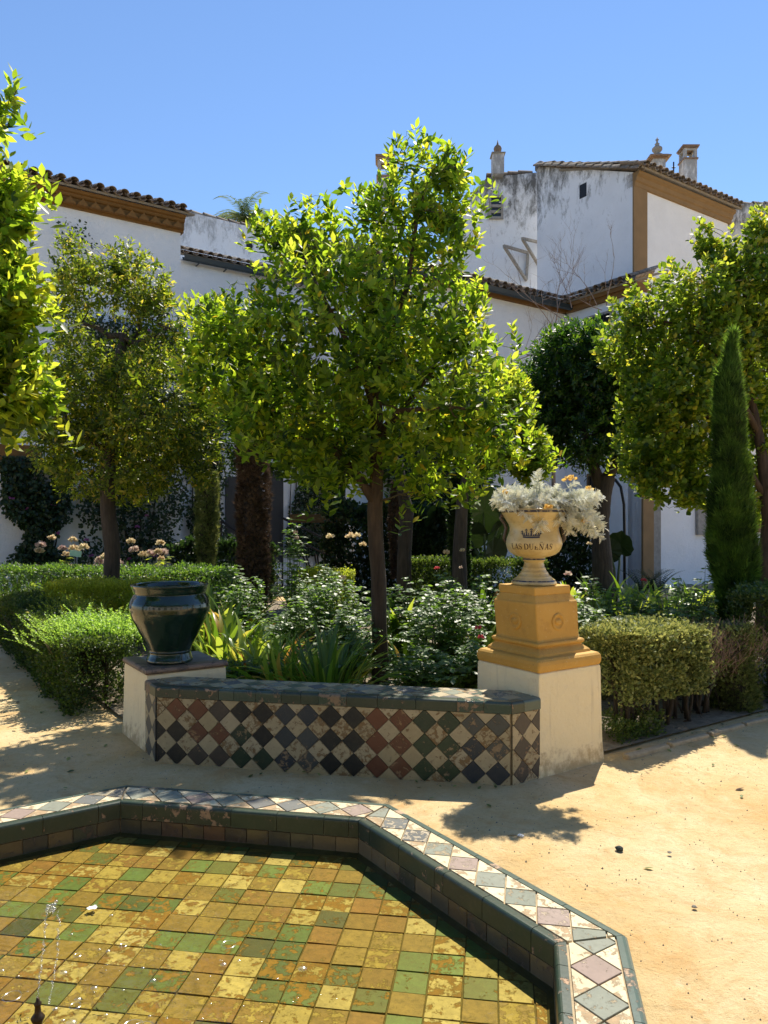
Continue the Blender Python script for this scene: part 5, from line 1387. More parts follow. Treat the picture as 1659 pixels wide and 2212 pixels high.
column_plant('cypress', 'lower brownish green skirt of a second stunted cypress within the hedge', 'cypress', [(1350, 1530, 1622), (1420, 1520, 1632), (1500, 1522, 1642), (1560, 1535, 1640)], 6.6, M['leaf_dry'], 82, 5000, .06, up=.7, coremat=M['bark_dark'], vm=.25)
column_plant('dead_cypress', 'dead brown shaggy cypress column in the middle of the bed', 'cypress',
    [(870, 528, 560), (930, 512, 576), (1050, 510, 584), (1150, 508, 586), (1230, 512, 586), (1290, 528, 578), (1340, 535, 575)], 10.5, M['leaf_brown'], 83, 9000, .085, up=.5, coremat=M['bark_dark'], vm=.45, vs=.3)
column_plant('dying_cypress', 'greyish green dying cypress column behind the hydrangeas', 'cypress',
    [(1020, 432, 470), (1060, 424, 476), (1150, 420, 472), (1200, 424, 468), (1245, 430, 462)], 14, M['leaf_dry'], 84, 5000, .085, up=.7, coremat=M['bark_dark'], vm=.35)
column_plant('ivy_clad_trunk', 'shaggy dark ivy covered trunk left of the urn', 'trunk',
    [(1020, 975, 1005), (1100, 970, 1012), (1180, 972, 1014), (1250, 978, 1014)], 12, M['leaf_ivy'], 85, 3500, .09, tmpl=TS, up=.1, coremat=M['bark_dark'])
column_plant('ivy_clad_trunk', 'narrow shaggy trunk beside the slim dark trunk right of the central trunk', 'trunk',
    [(1040, 846, 868), (1120, 838, 862), (1190, 842, 866), (1250, 846, 870)], 13.2, M['leaf_brown'], 86, 2500, .08, up=.3, coremat=M['bark_dark'], vm=.3)

# ================================================================== hedges
def hedge(label, p0, p1, w, h, n, L, mat, seed, z0=.0, stems=0, density_low=1.0, lump=.05, vm=.45, vs=.18, tmpl=TS, cat='hedge', group=None, top_only=False, name='hedge', twigmat='twig', ragged=.0):
    rng = np.random.default_rng(seed); p0 = Vector(p0); p1 = Vector(p1); u = (p1 - p0); Ln = u.length; u /= Ln; nn_ = Vector((-u.y, u.x, 0))
    o = empty(name, ((p0 + p1) / 2), label, cat, group)
    a = rng.uniform(0, Ln, n); kind = rng.random(n)
    b = rng.uniform(-w / 2, w / 2, n); c = z0 + (h - z0) * rng.random(n) ** (1 / density_low if density_low != 1 else 1)
    # most leaves near the clipped faces
    on = kind < .30; c = np.where(on, h + rng.normal(-.02, .03, n), c)
    f = (kind >= .30) & (kind < .80); sg = np.where(rng.random(n) < .6, -1, 1)
    # side that faces the camera
    side_ = -1 if nn_.y > 0 else 1
    b = np.where(f, np.where(rng.random(n) < .8, side_, -side_) * (w / 2 + rng.normal(-.02, .03, n)), b)
    q = np.array([noise.noise(Vector((x * 1.7, y * 3, z * 2.2 + seed))) for x, y, z in zip(a, b, c)])
    r2 = np.array([noise.noise(Vector((x * 5.5, y * 5, z * 5.5 + seed))) for x, y, z in zip(a, b, c)])
    b = b * (1 + lump * 3 * q); c = np.where(c > h * .7, c + lump * (q + .5 * r2) + ragged * np.maximum(0, r2) , c)
    keep = r2 > -.42
    a, b, c = a[keep], b[keep], c[keep]; m_ = len(a)
    P = np.stack([p0.x + u.x * a + nn_.x * b, p0.y + u.y * a + nn_.y * b, c], 1)
    out = np.stack([nn_.x * np.sign(b), nn_.y * np.sign(b), np.zeros(m_)], 1) * (np.abs(b) > w * .4)[:, None]
    D = out * .6 + np.array([0, 0, .55]) + rng.normal(0, .55, (m_, 3)); Uv = rng.normal(0, 1, (m_, 3)) + np.array([0, 0, .8])
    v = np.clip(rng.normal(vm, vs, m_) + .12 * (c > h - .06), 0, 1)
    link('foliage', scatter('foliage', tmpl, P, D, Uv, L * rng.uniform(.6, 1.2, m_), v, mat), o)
    # branching stems inside
    if stems:
        mb = MB(); rs = random.Random(seed)
        for i in range(stems):
            s0 = rs.uniform(.05, Ln - .05); q0 = p0 + u * s0 + nn_ * rs.uniform(-w * .3, w * .3)
            base = V2(q0.x, q0.y, 0); fork = base + Vector((rs.uniform(-.08, .08), rs.uniform(-.05, .05), h * rs.uniform(.25, .45)))
            r0 = rs.uniform(.008, .022); mb.tube([base, base.lerp(fork, .5) + Vector((rs.uniform(-.02, .02), 0, 0)), fork], [r0 * 1.2, r0, r0 * .9], 6)
            for k in range(rs.randint(3, 5)):
                e = fork + Vector((rs.uniform(-.28, .28), rs.uniform(-.15, .15), (h - fork.z) * rs.uniform(.5, .98))); md = fork.lerp(e, .5) + Vector((rs.uniform(-.05, .05), rs.uniform(-.05, .05), 0))
                mb.tube([fork, md, e], [r0 * .7, r0 * .45, r0 * .15], 5, cap=False)
                for kk in range(3):
                    e2 = md + Vector((rs.uniform(-.16, .16), rs.uniform(-.1, .1), rs.uniform(.03, .22))); mb.tube([md, e2], [r0 * .3, .0015], 4, cap=False)
        mb.obj('stems', M[twigmat], o, smooth=True)
    return o
HL0 = V2(-2.42, 6.45); 
hedge('clipped myrtle hedge running back along the left path beside the pot', HL0, HL0 - D34 * -5.6, .56, .60, 90000, .034, M['leaf_hedge'], 91, stems=40, vm=.24, lump=.07)
hedge('dark mixed shrubbery added to deepen the shade on the gallery wall behind the central trunk', V2(GX(700, 15.2), 15.2), V2(GX(1035, 15.2), 15.2), 1.3, 1.9, 16000, .10, M['leaf_ivy'], 111, vm=.35, lump=.25, tmpl=TROUND, name='shrubbery', cat='shrubbery')  # dark leaves added so the white wall behind reads as deep shade
hedge('dark shrubbery added to darken the white wall between the forked trunk and the ear leaves', V2(GX(1120, 15.8), 15.8), V2(GX(1275, 15.8), 15.8), 1.2, 1.7, 8000, .10, M['leaf_ivy'], 112, vm=.35, lump=.25, tmpl=TROUND, name='shrubbery', cat='shrubbery')  # also added, its dark foliage standing for shade on the wall
hedge('dark shrubbery added to darken the wall by the doorways behind the brown dead column', V2(GX(380, 16.0), 16.0), V2(GX(600, 16.0), 16.0), 1.0, 1.15, 8000, .10, M['leaf_ivy'], 113, vm=.35, lump=.25, tmpl=TROUND, name='shrubbery', cat='shrubbery')  # added foliage, put in for the darkness around the doorways
def hedge_shoots(label, name, p0, p1, w, h, n, L, mat, seed, slen=.3):
    "fresh ferny shoots standing out of the hedge top"
    rng = np.random.default_rng(seed); p0 = Vector(p0); p1 = Vector(p1)
    o = empty(name, (p0 + p1) / 2, label, 'shrub'); Ps = []; Ds = []; Us = []; mb = MB()
    for i in range(n):
        t = rng.random(); b = rng.normal(0, w * .35); u = (p1 - p0).normalized(); nv = Vector((-u.y, u.x, 0))
        base = p0.lerp(p1, t) + nv * b + ZUP * (h + rng.normal(-.05, .04)); d = Vector((rng.normal(-.25, .45), rng.normal(-.25, .35), rng.uniform(.35, 1.0))).normalized(); ln = slen * rng.uniform(.35, 1)
        tip = base + d * ln + Vector((0, 0, -.05 * ln)); mb.tube([base, base.lerp(tip, .5), tip], [.0025, .0018, .001], 3, cap=False)
        k = int(ln / .009); tt = np.linspace(.1, 1, k); sx = d.cross(Vector((0, 0, 1))).normalized()
        for j, q in enumerate(tt):
            p = base.lerp(tip, q); s = 1 if j % 2 else -1
            Ps.append(p); Ds.append(sx * s + d * .6 + Vector(rng.normal(0, .2, 3))); Us.append(Vector((0, 0, 1)) + Vector(rng.normal(0, .4, 3)))
    m_ = len(Ps); link('foliage', scatter('foliage', TS, np.array(Ps), np.array(Ds), np.array(Us), L * rng.uniform(.7, 1.2, m_), np.clip(rng.normal(.5, .3, m_), 0, 1), mat), o)
    mb.obj('stems', M['twig_green'], o)
    return o
hedge_shoots('mass of fresh bright green shoots on the hedge top left of the pot', 'hedge_shoots', V2(-2.55, 6.75), V2(-3.0, 7.6), .62, .60, 800, .026, M['leaf_fresh'], 92, .26)
hedge_shoots('yellowish shoots on the far part of the left hedge top', 'hedge_shoots', V2(-3.5, 8.4), V2(-4.2, 9.8), .5, .60, 260, .026, M['leaf_lime'], 93, .18)
hedge('low yellow green clipped hedge left of the dark curved trunk', V2(GX(125, 10.6), 10.6), V2(GX(330, 10.3), 10.3), .7, .80, 22000, .036, M['leaf_lime'], 94, vm=.5)
hedge('long dark glossy hedge crossing behind the left trees', V2(GX(-60, 12.8), 12.8), V2(GX(525, 12.2), 12.2), .8, .88, 24000, .055, M['leaf_rose'], 95, tmpl=TL, vm=.3, lump=.08)
hedge('rounded sunlit light green hedge mound behind the flowering roses', V2(GX(640, 11.6), 11.6), V2(GX(765, 11.6), 11.6), .9, .88, 18000, .036, M['leaf_lime'], 96, vm=.4, lump=.1)
hedge('clipped hedge in mid distance between the central trunk and the urn', V2(GX(880, 13.0), 13.0), V2(GX(1180, 12.6), 12.6), .7, 1.0, 22000, .05, M['leaf_hedge'], 97, vm=.3)
HR0 = V2(1.72, 5.72)
hedge('leafy olive green clipped hedge with bare lower stems beside the right pillar', HR0 - D56 * .05, HR0 + D56 * .98, .46, .80, 26000, .036, M['leaf_dry'], 98, z0=.26, stems=22, vm=.55, vs=.32, twigmat='bark_dark', lump=.06, density_low=1.5)
hedge('small green regrowth at the foot of the right pillar', HR0 - D56 * .1 - V2(0, .06), HR0 + D56 * .45 - V2(0, .06), .30, .16, 2600, .026, M['leaf_hedge'], 99, vm=.5)
hedge('dead grey brown stretch of hedge at the foot of the cypress', HR0 + D56 * 1.0, HR0 + D56 * 1.85, .42, .74, 2200, .028, M['leaf_dry'], 100, z0=.3, stems=18, vm=.35, twigmat='bark_dark', name='dead_hedge', lump=.1)
hedge('green clipped hedge going out of the photo at the right edge', HR0 + D56 * 2.0, HR0 + D56 * 4.6, .5, 1.02, 42000, .036, M['leaf_hedge'], 101, stems=16, vm=.42)
exec_order.append('hedges')
# dense dead brushwood in the dead stretch
mb = MB(); rs = random.Random(8)
for i in range(900):
    b = HR0 + D56 * rs.uniform(.95, 1.9) + D34 * rs.uniform(-.2, .2) + ZUP * rs.uniform(.3, .62); d = Vector((rs.uniform(-.6, .6), rs.uniform(-.5, .4), rs.uniform(.5, 1.1))).normalized(); l = rs.uniform(.08, .26)
    e = b + d * l; e.z = min(e.z, .86); md = b.lerp(e, .5) + Vector((rs.uniform(-.02, .02), rs.uniform(-.02, .02), 0)); mb.tube([b, md, e], [.004, .003, .0012], 4, cap=False)
    for k in range(2): e2 = md + Vector((rs.uniform(-.07, .07), rs.uniform(-.05, .05), rs.uniform(.03, .1))); mb.tube([md, e2], [.002, .0009], 3, cap=False)
o = mb.obj('dead_twigs', M['twig_grey'], smooth=True); tag(o, 'tangle of bare grey brown twigs on top of the dead hedge', 'twigs', kind='stuff')

# ================================================================== strap-leaved plants
def strap_mesh(name, L, w, bend, v, seg=6, fold=.25):
    m = MB(); rs = []
    for k in range(seg + 1):
        t = k / seg; a = rad(90) - bend * t * t * 1.0
        x = L * (t - 0); 
        # arc integrated roughly
        rs.append(t)
    pts = []; p = Vector((0, 0, 0)); 
    for k in range(seg + 1):
        t = k / seg; ang = rad(88) - bend * t ** 1.6
        pts.append(Vector(p)); p += Vector((0, math.cos(ang), math.sin(ang))) * (L / seg)
    V = []; 
    for k, q in enumerate(pts):
        t = k / seg; ww = w * (.65 + .5 * math.sin(math.pi * min(1, t * 1.05 + .05))) * (1 if t < .75 else (1 - (t - .75) / .25 * .93))
        V += [q + Vector((-ww / 2, 0, ww * fold)), q, q + Vector((ww / 2, 0, ww * fold))]
    F_ = []
    for k in range(seg):
        for j in (0, 1): F_.append((k * 3 + j, k * 3 + j + 1, k * 3 + j + 4, k * 3 + j + 3))
    m.add(V, F_); return m.mesh(name, M['leaf_strap'], True, v)
STRAP = [strap_mesh('leaf', 1, .085, rad(b), v) for b, v in ((25, .2), (45, .45), (65, .6), (85, .7), (100, .35), (50, .8), (35, .55), (70, .76))]
STRAP_Y = [strap_mesh('leaf', 1, .075, rad(b), v) for b, v in ((60, .86), (95, .93), (50, .99))]
def strap_plant(name, label, x, Y, n, L, seed, spread=.10, lean=(0, 0), yellow=.06, wide=1.0, group=None, cat='plant'):
    r = random.Random(seed); o = empty(name, (x, Y, .01), label, cat, group)
    for i in range(n):
        me = r.choice(STRAP_Y) if r.random() < yellow else r.choice(STRAP)
        a = r.uniform(0, 2 * math.pi); k = math.sqrt(r.random()); l = L * r.uniform(.6, 1.08)
        b = Vector((x + math.sin(a) * spread * k, Y + math.cos(a) * spread * k, .0))
        m = Matrix.Translation(b) @ Matrix.Rotation(lean[0], 4, 'Y') @ Matrix.Rotation(lean[1], 4, 'X') @ Matrix.Rotation(-a + r.uniform(-.5, .5), 4, 'Z') @ Matrix.Rotation(-r.uniform(.02, .55) * (.3 + k), 4, 'X') @ Matrix.Diagonal((l * wide, l, l, 1))
        link('leaf', me, o, m)
    return o
GRP = 'strap-leaved lilies in the bed'
strap_plant('agapanthus', 'big upright strap leaved clump close behind the bench left of the central trunk', GX(705, 6.35), 6.35, 110, .88, 1, .20, yellow=.06, wide=.50, group=GRP)
strap_plant('agapanthus', 'strap leaved clump with long pale leaves leaning left behind the bench middle', GX(625, 6.3), 6.3, 40, .84, 2, .15, lean=(-.45, 0), yellow=.12, wide=.5, group=GRP)
spots = [(520, 7.2, 34, .72, (.25, -.1), .16, 'yellowing clump directly right of the green pot'), (585, 7.0, 34, .66, (.2, -.15), .14, 'clump leaning right between pot and big upright clump'), (470, 7.8, 34, .78, (.2, 0), .14, 'clump just behind the right side of the green pot'),
         (535, 6.5, 24, .55, (.3, -.2), .15, 'low clump in front, next to the left pillar cap'), (430, 8.8, 34, .85, (.15, 0), .04, 'tall clump behind the green pot rim'), (360, 9.6, 30, .80, (-.1, 0), .0, 'dark clump between the curved trunk and the pot'),
         (500, 8.8, 26, .8, (.2, 0), .3, 'clump with orange tipped leaves above the pot shoulder'), (285, 10.0, 26, .7, (.1, 0), 0, 'dark clump at the foot of the curved trunk')]
for i, (px, Y, n, L, ln, yl, lb) in enumerate(spots): strap_plant('clivia', 'strap leaved ' + lb, GX(px, Y), Y, int(n * 1.35), L * 1.15, 10 + i, .13, ln, yl, .95, GRP)
spots = [(870, 8.6, 30, .8, 'clump right of the central trunk in half shade'), (890, 7.6, 24, .55, 'yellow streaked clump low beside the central trunk'), (1035, 7.6, 28, .62, 'orange spotted clump left of the yellow pedestal'), (1290, 7.4, 30, .66, 'clump right of the pedestal above the hedge'),
         (1360, 7.6, 30, .68, 'second clump right of the pedestal'), (1430, 7.7, 32, .72, 'dark broad clump halfway between pedestal and cypress'), (1500, 7.5, 32, .74, 'clump nearest the cypress on its left'), (1340, 9.0, 28, .78, 'pale edged clump behind the roses right of the urn')]
for i, (px, Y, n, L, lb) in enumerate(spots): strap_plant('clivia', 'strap leaved ' + lb, GX(px, Y), Y, int(n * 1.3), L * 1.12, 30 + i, .14, (0, 0), .14 if i in (1, 2) else .05, 1.0, GRP)
for i, (px, Y) in enumerate([(1040, 12), (1230, 13), (1300, 12.4), (1370, 12.6), (1440, 12.2), (1500, 12.4), (30, 14.5), (90, 14.3), (150, 14), (300, 14.2), (380, 14.4), (650, 12.6), (1540, 12.9), (940, 14)]):
    where = ['under the ivy clad trunk', 'below the dark forked tree', 'under the forked trunk', 'in front of the ochre corner pilaster', 'right of the corner pilaster', 'by the white wall left of the cypress', 'at the far left below the climber', 'below the climber on the left wall', 'left of the turquoise sign', 'right of the turquoise sign', 'under the hydrangeas', 'beside the round hedge mound', 'just left of the cypress at the wall', 'behind the central trunk'][i]
    strap_plant('agapanthus', 'dark strap leaved clump ' + where, GX(px, Y), Y, 24, .85, 60 + i, .22, (0, 0), .02, 1.1, 'dark lilies along the wall')
exec_order.append('straps')

# ================================================================== roses
def rose_bush(label, x, Y, h, n, seed, w=.35, blooms=(), bloommat='petal_pink', name='rose_bush', lean=0, leafL=.054, matn='leaf_rose', dens=13, base_z=0):
    rng = np.random.default_rng(seed); o = empty(name, (x, Y, 0), label, 'rose bush' if name == 'rose_bush' else 'shrub'); mb = MB(); P = []; D = []; Uv = []; s = []
    for i in range(n):
        a = rng.uniform(0, 6.28); k = rng.uniform(.1, 1) ** .6; tip = Vector((x + math.cos(a) * w * k + lean, Y + math.sin(a) * w * k, h * rng.uniform(.5, 1.0) * (1.1 - .35 * k)))
        b = Vector((x + rng.normal(0, .04), Y + rng.normal(0, .04), base_z)); md = b.lerp(tip, .5) + Vector((rng.normal(0, .05), rng.normal(0, .05), .08 * h))
        pts = [b, b.lerp(md, .5) + Vector((rng.normal(0, .02), 0, 0)), md, md.lerp(tip, .55) + Vector((0, 0, .03)), tip]; mb.tube(pts, [.007, .006, .0045, .003, .002], 5, cap=False)
        for j in range(dens):
            t = .22 + .78 * (j + rng.random() * .5) / dens; q = t * 4; i0 = min(3, int(q)); p = pts[i0].lerp(pts[i0 + 1], q - i0); az = j * 2.4 + rng.random()
            dd = Vector((math.cos(az), math.sin(az), rng.uniform(-.15, .35))).normalized(); pl = rng.uniform(.05, .10); sd = dd.cross(ZUP).normalized()
            mb.tube([p, p + dd * pl], [.0015, .001], 3, cap=False)
            for kk, (al, si) in enumerate(((1.0, 0), (.75, 1), (.75, -1), (.4, 1), (.4, -1))):
                P.append(p + dd * pl * al); D.append(dd * (1 if si == 0 else .45) + sd * si + Vector(rng.normal(0, .12, 3)) + Vector((0, 0, -.15))); Uv.append(ZUP + Vector(rng.normal(0, .28, 3))); s.append(leafL * rng.uniform(.7, 1.15) * (1.15 if si == 0 else .95))
    m_ = len(P); link('foliage', scatter('foliage', TROUND, np.array(P), np.array(D), np.array(Uv), s, np.clip(rng.normal(.45, .2, m_), 0, .95), M[matn]), o)
    mb.obj('canes', M['twig_green'], o)
    for bx, by, bz, r in blooms: bloom(o, Vector((bx, by, bz)), r, M[bloommat], rng); 
    return o
def bloom(parent, c, r, mat, rng, n=26, name='flower'):
    P = []; D = []; Uv = []
    for i in range(n):
        d = Vector(rng.normal(0, 1, 3)); d.z = abs(d.z) * .9 + .1; d.normalize(); P.append(c + d * r * .25); D.append(d + Vector(rng.normal(0, .15, 3))); Uv.append(Vector((d.y, -d.x, .3)) + Vector(rng.normal(0, .4, 3)))
    link(name, scatter(name, TROUND, np.array(P), np.array(D), np.array(Uv), r * rng.uniform(.7, 1.1, n), rng.uniform(0, 1, n), mat), parent)
bl = lambda x, y, Z, r=.03: (GX(x, Z), Z, GZ(y, Z), r)
rose_bush('leafy rose bush right behind the bench between trunk and yellow pedestal', GX(925, 6.5), 6.5, .62, 51, 201, .42)
rose_bush('tall rose bush with red bud right of the central trunk', GX(955, 7.6), 7.5, 1.15, 57, 202, .50, [bl(944, 1228, 7.4, .028)], 'petal_red')
rose_bush('rose bush with small red blooms at the left foot of the yellow pedestal', GX(1025, 6.6), 6.7, .62, 30, 203, .24, [bl(1032, 1358, 6.5), bl(1039, 1378, 6.5)], 'petal_red')
rose_bush('rose bush in the gap left of the urn foot', GX(1050, 8.2), 8.2, 1.15, 37, 204, .38, [bl(996, 1227, 8.2, .025)], 'petal_pink')
rose_bush('rose bush low behind the green pot leaning to the right', GX(520, 6.5), 6.55, .52, 30, 205, .32)
rose_bush('rose bush in the middle of the bed left of the central trunk', GX(620, 8.2), 8.1, .95, 51, 206, .50)
rose_bush('rose bush with three cream blooms left of the central trunk', GX(730, 8.6), 8.6, 1.25, 61, 207, .50, [bl(715, 1160, 8.5, .055), bl(757, 1160, 8.5, .055), bl(772, 1158, 8.5, .04), bl(784, 1178, 8.5, .045), bl(740, 1250, 8.2, .04)], 'petal_cream')
rose_bush('tall thin rose with pale pink flowers left of the rose with cream blooms', GX(632, 9.2), 9.2, 1.95, 10, 208, .13, [bl(638, 1151, 9.2, .035), bl(641, 1165, 9.2, .04)], 'petal_pink', dens=22)
rose_bush('rose bush by the dead brown column', GX(545, 8.8), 8.8, 1.15, 34, 209, .36)
rose_bush('wide low rose bush close behind the bench left of the trunk', GX(770, 7.6), 7.6, .85, 44, 210, .42)
rose_bush('rose bush at the right of the urn foot with a pink flower', GX(1235, 7.0), 7.0, 1.10, 51, 211, .38, [bl(1227, 1241, 7.0, .035)], 'petal_pink')
rose_bush('slender rose stem topped by a small flower right of the urn', GX(1275, 7.6), 7.6, 1.42, 6, 212, .07, [bl(1273, 1175, 7.6, .028)], 'petal_cream', dens=18)
rose_bush('rose bush between urn and cypress with a red bud', GX(1340, 8.0), 8.0, 1.05, 57, 213, .45, [bl(1390, 1255, 7.9, .03)], 'petal_red')
rose_bush('broad pale leaved rose bush left of the cypress', GX(1465, 7.8), 7.8, 1.05, 68, 214, .55)
rose_bush('farther rose bush left of the cypress', GX(1500, 9.0), 9.0, 1.15, 40, 215, .4)
rose_bush('rose bush with salmon flowers behind the red budded rose', GX(985, 9.6), 9.6, 1.25, 40, 216, .45, [bl(964, 1195, 9.4, .045), bl(999, 1190, 9.4, .035)], 'petal_cream')
rose_bush('rose bush filling the space just left of the central trunk base', GX(745, 6.9), 6.9, .75, 30, 221, .36)
rose_bush('rose bush right of the central trunk, taller than the one by the bench', GX(890, 8.4), 8.4, 1.2, 34, 222, .45)
rose_bush('rose bush halfway between the dead brown column and the green pot', GX(500, 9.6), 9.6, 1.2, 30, 223, .5)
rose_bush('rose bush against the low sunlit mound hedge', GX(680, 10.2), 10.2, 1.2, 34, 224, .6)
rose_bush('rose bush close behind the right hedge next to the pedestal', GX(1300, 6.7), 6.9, .95, 30, 225, .4)
rose_bush('rose bush close behind the right hedge next to the cypress', GX(1430, 6.9), 7.1, .95, 34, 226, .45)
rose_bush('loose bush low beside the left pillar cap', GX(500, 6.25), 6.2, .42, 20, 217, .25, leafL=.034)
# hydrangeas by the wall
def hydrangea(label, x, Y, h, w, heads, seed):
    o = rose_bush(label, x, Y, h * .92, 26, seed, w, name='hydrangea', leafL=.085, matn='leaf_lime', dens=6); rng = np.random.default_rng(seed + 1)
    for i in range(heads):
        a = rng.uniform(0, 6.28); k = rng.uniform(0, 1) ** .5; bloom(o, Vector((x + math.cos(a) * w * k, Y - abs(math.sin(a)) * w * k, h * rng.uniform(.72, 1.05))), rng.uniform(.065, .10), M[['petal_cream', 'petal_pink', 'petal_cream'][i % 3]], rng, 60, 'flower_head')
    return o
hydrangea('hydrangea with cream and pink heads left of the dark curved trunk', GX(200, 13.6), 13.6, 1.15, .55, 8, 301)
hydrangea('hydrangea with cream and mauve heads between curved trunk and grey column', GX(350, 13.4), 13.4, 1.30, .62, 9, 302)
hydrangea('small hydrangea with faded heads at the far left of the flower row', GX(125, 14.3), 14.3, 1.3, .35, 5, 303)
exec_order.append('roses')

# ================================================================== climbers and large leaves
def climber(label, o0, d, nrm, x0, x1, y0, y1, n, L, seed, blobs=None, flowers=0):
    rng = np.random.default_rng(seed); a0, a1 = on_wall(o0, d, x0), on_wall(o0, d, x1); zt_ = GZ(y0, (o0 + d * a0).y); zb_ = max(0, GZ(y1, (o0 + d * a0).y))
    P = []; k = 0; c = (a0 + a1) / 2
    o = empty('climber', o0 + d * c + nrm * .2, label, 'climber')
    while len(P) < n and k < n * 6:
        k += 1; a = rng.uniform(a0, a1); z = rng.uniform(zb_, zt_)
        e = min((a - min(a0, a1)), (max(a0, a1) - a)) / (abs(a1 - a0) / 2)
        if noise.noise(Vector((a * 1.1, z * 1.1, seed))) + .8 * e < .12 + rng.uniform(-.15, .15): continue
        P.append(o0 + d * a + nrm * (.06 + abs(rng.normal(.12, .14))) + ZUP * z)
    P = np.array(P); m_ = len(P); nn = np.array(nrm)
    link('foliage', scatter('foliage', TROUND, P, rng.normal(0, .6, (m_, 3)) + nn * .5 + np.array([0, 0, -.5]), rng.normal(0, .4, (m_, 3)) + nn + np.array([0, 0, .5]), L * rng.uniform(.6, 1.1, m_), rng.random(m_), M['leaf_ivy']), o)
    mb = MB(); rs = random.Random(seed)
    for i in range(7 if n > 500 else 0):
        a = c + rs.uniform(-.4, .4) * abs(a1 - a0); mb.tube([o0 + d * (c + (a - c) * .3) + nrm * .06, o0 + d * (a - .1) + nrm * .08 + ZUP * zt_ * .4, o0 + d * a + nrm * .06 + ZUP * zt_ * .9], [.025, .018, .008], 5)
    if mb.v: mb.obj('stems', M['bark_dark'], o)
    for i in range(flowers):
        p = P[rng.integers(m_)]; bloom(o, Vector(p) + nrm * .12, .06, M['petal_purple'], rng, 14)
    return o
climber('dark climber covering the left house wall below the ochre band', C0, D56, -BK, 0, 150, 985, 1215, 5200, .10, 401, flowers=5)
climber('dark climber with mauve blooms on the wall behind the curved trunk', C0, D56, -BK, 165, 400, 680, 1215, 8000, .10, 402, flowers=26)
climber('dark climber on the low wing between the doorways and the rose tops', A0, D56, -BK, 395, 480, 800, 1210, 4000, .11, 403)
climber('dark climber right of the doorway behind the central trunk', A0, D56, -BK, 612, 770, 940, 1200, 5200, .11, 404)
climber('dark climber spread over the gallery wing to darken it right of the central trunk', B0, D56, -BK, 770, 1060, 880, 1215, 8500, .12, 405)  # enlarged so its dark leaves stand for shade on the white wing
climber('sparse climber sprigs under the zigzag cornice of the left house', C0, D56, -BK, 104, 205, 470, 540, 90, .09, 406)
def ear_plant(label, x, Y, leaves, seed):
    r = random.Random(seed); o = empty('elephant_ear', (x, Y, 0), label, 'plant')
    for lx, ly, sz in leaves:
        c = W(lx, ly, Y + r.uniform(-.3, .3)); m = MB(); V = []; n = 22
        for k in range(n):
            a = 2 * math.pi * k / n; rr = sz * (1 + .15 * math.cos(a) + (.22 if abs(a - math.pi) > .5 else -.25) * .3) * (1 + .05 * math.cos(9 * a)); V.append((rr * math.sin(a) * .85, rr * math.cos(a) - .15 * sz, .06 * sz * math.cos(9 * a) - .25 * (rr * math.sin(a)) ** 2 / sz))
        m.add([(0, 0, .0)] + V, [(0, k + 1, (k + 1) % n + 1) for k in range(n)])
        me = m.mesh('leaf', M['leaf_big'], False, r.uniform(.2, .9))
        link('leaf', me, o, Matrix.Translation(c) @ Matrix.Rotation(r.uniform(-.7, .7), 4, 'Z') @ Matrix.Rotation(rad(-r.uniform(50, 95)), 4, 'X') @ Matrix.Rotation(math.pi + r.uniform(-.4, .4), 4, 'Z'))
        s = MB(); s.tube([V2(x, Y), Vector((x + (c.x - x) * .4, Y, c.z * .7)), c + Vector((0, .03, 0))], [.03, .022, .012], 6); s.obj('stalk', M['twig_green'], o, smooth=True)
    return o
ear_plant('elephant ear plant with very large veined leaf left of the urn', GX(1050, 14), 14, [(1045, 1105, .48), (1015, 1160, .36), (1085, 1150, .40), (1095, 1090, .33), (1065, 1195, .3)], 1)
ear_plant('elephant ear plant at the foot of the dark forked tree', GX(1330, 14.5), 14.5, [(1340, 1175, .30), (1318, 1190, .24)], 2)
ear_plant('broad leaved plant behind the low hedge left of the ivy clad trunk', GX(935, 15), 15, [(915, 1150, .34), (945, 1120, .36), (925, 1190, .3)], 3)
# palm crown beyond the walls
pc = W(530, 480, 40); pl = empty('palm_tree', (pc.x, pc.y, 0), 'distant palm crown showing above the back wall', 'palm')
m = MB(); m.tube([(pc.x, pc.y, 0), (pc.x, pc.y, pc.z)], [.35, .28], 10); m.obj('trunk', M['bark'], pl)
rng = np.random.default_rng(5)
for i in range(46):
    a = rng.uniform(0, 6.28); e = rng.uniform(-.1, 1.3); L = rng.uniform(1.9, 2.7); pts = []; p = Vector(pc); 
    for k in range(9):
        el = e - .22 * k; pts.append(Vector(p)); p = p + Vector((math.cos(a) * math.cos(el), math.sin(a) * math.cos(el), math.sin(el))) * L / 8
    P = []; D = []; Uv = []
    for k in range(46):
        t = (k + 1) / 47 * 8; i0 = min(7, int(t)); q = pts[i0].lerp(pts[i0 + 1], t - i0); tv = (pts[i0 + 1] - pts[i0]).normalized(); sd = tv.cross(ZUP).normalized() * (1 if k % 2 else -1)
        P.append(q); D.append(sd + tv * .9 + Vector((0, 0, -.3))); Uv.append(Vector((0, 0, 1)))
    link('frond', scatter('frond', T_small(.10, .02), np.array(P), np.array(D), np.array(Uv), .42, rng.random(46), M['leaf_palm']), pl)
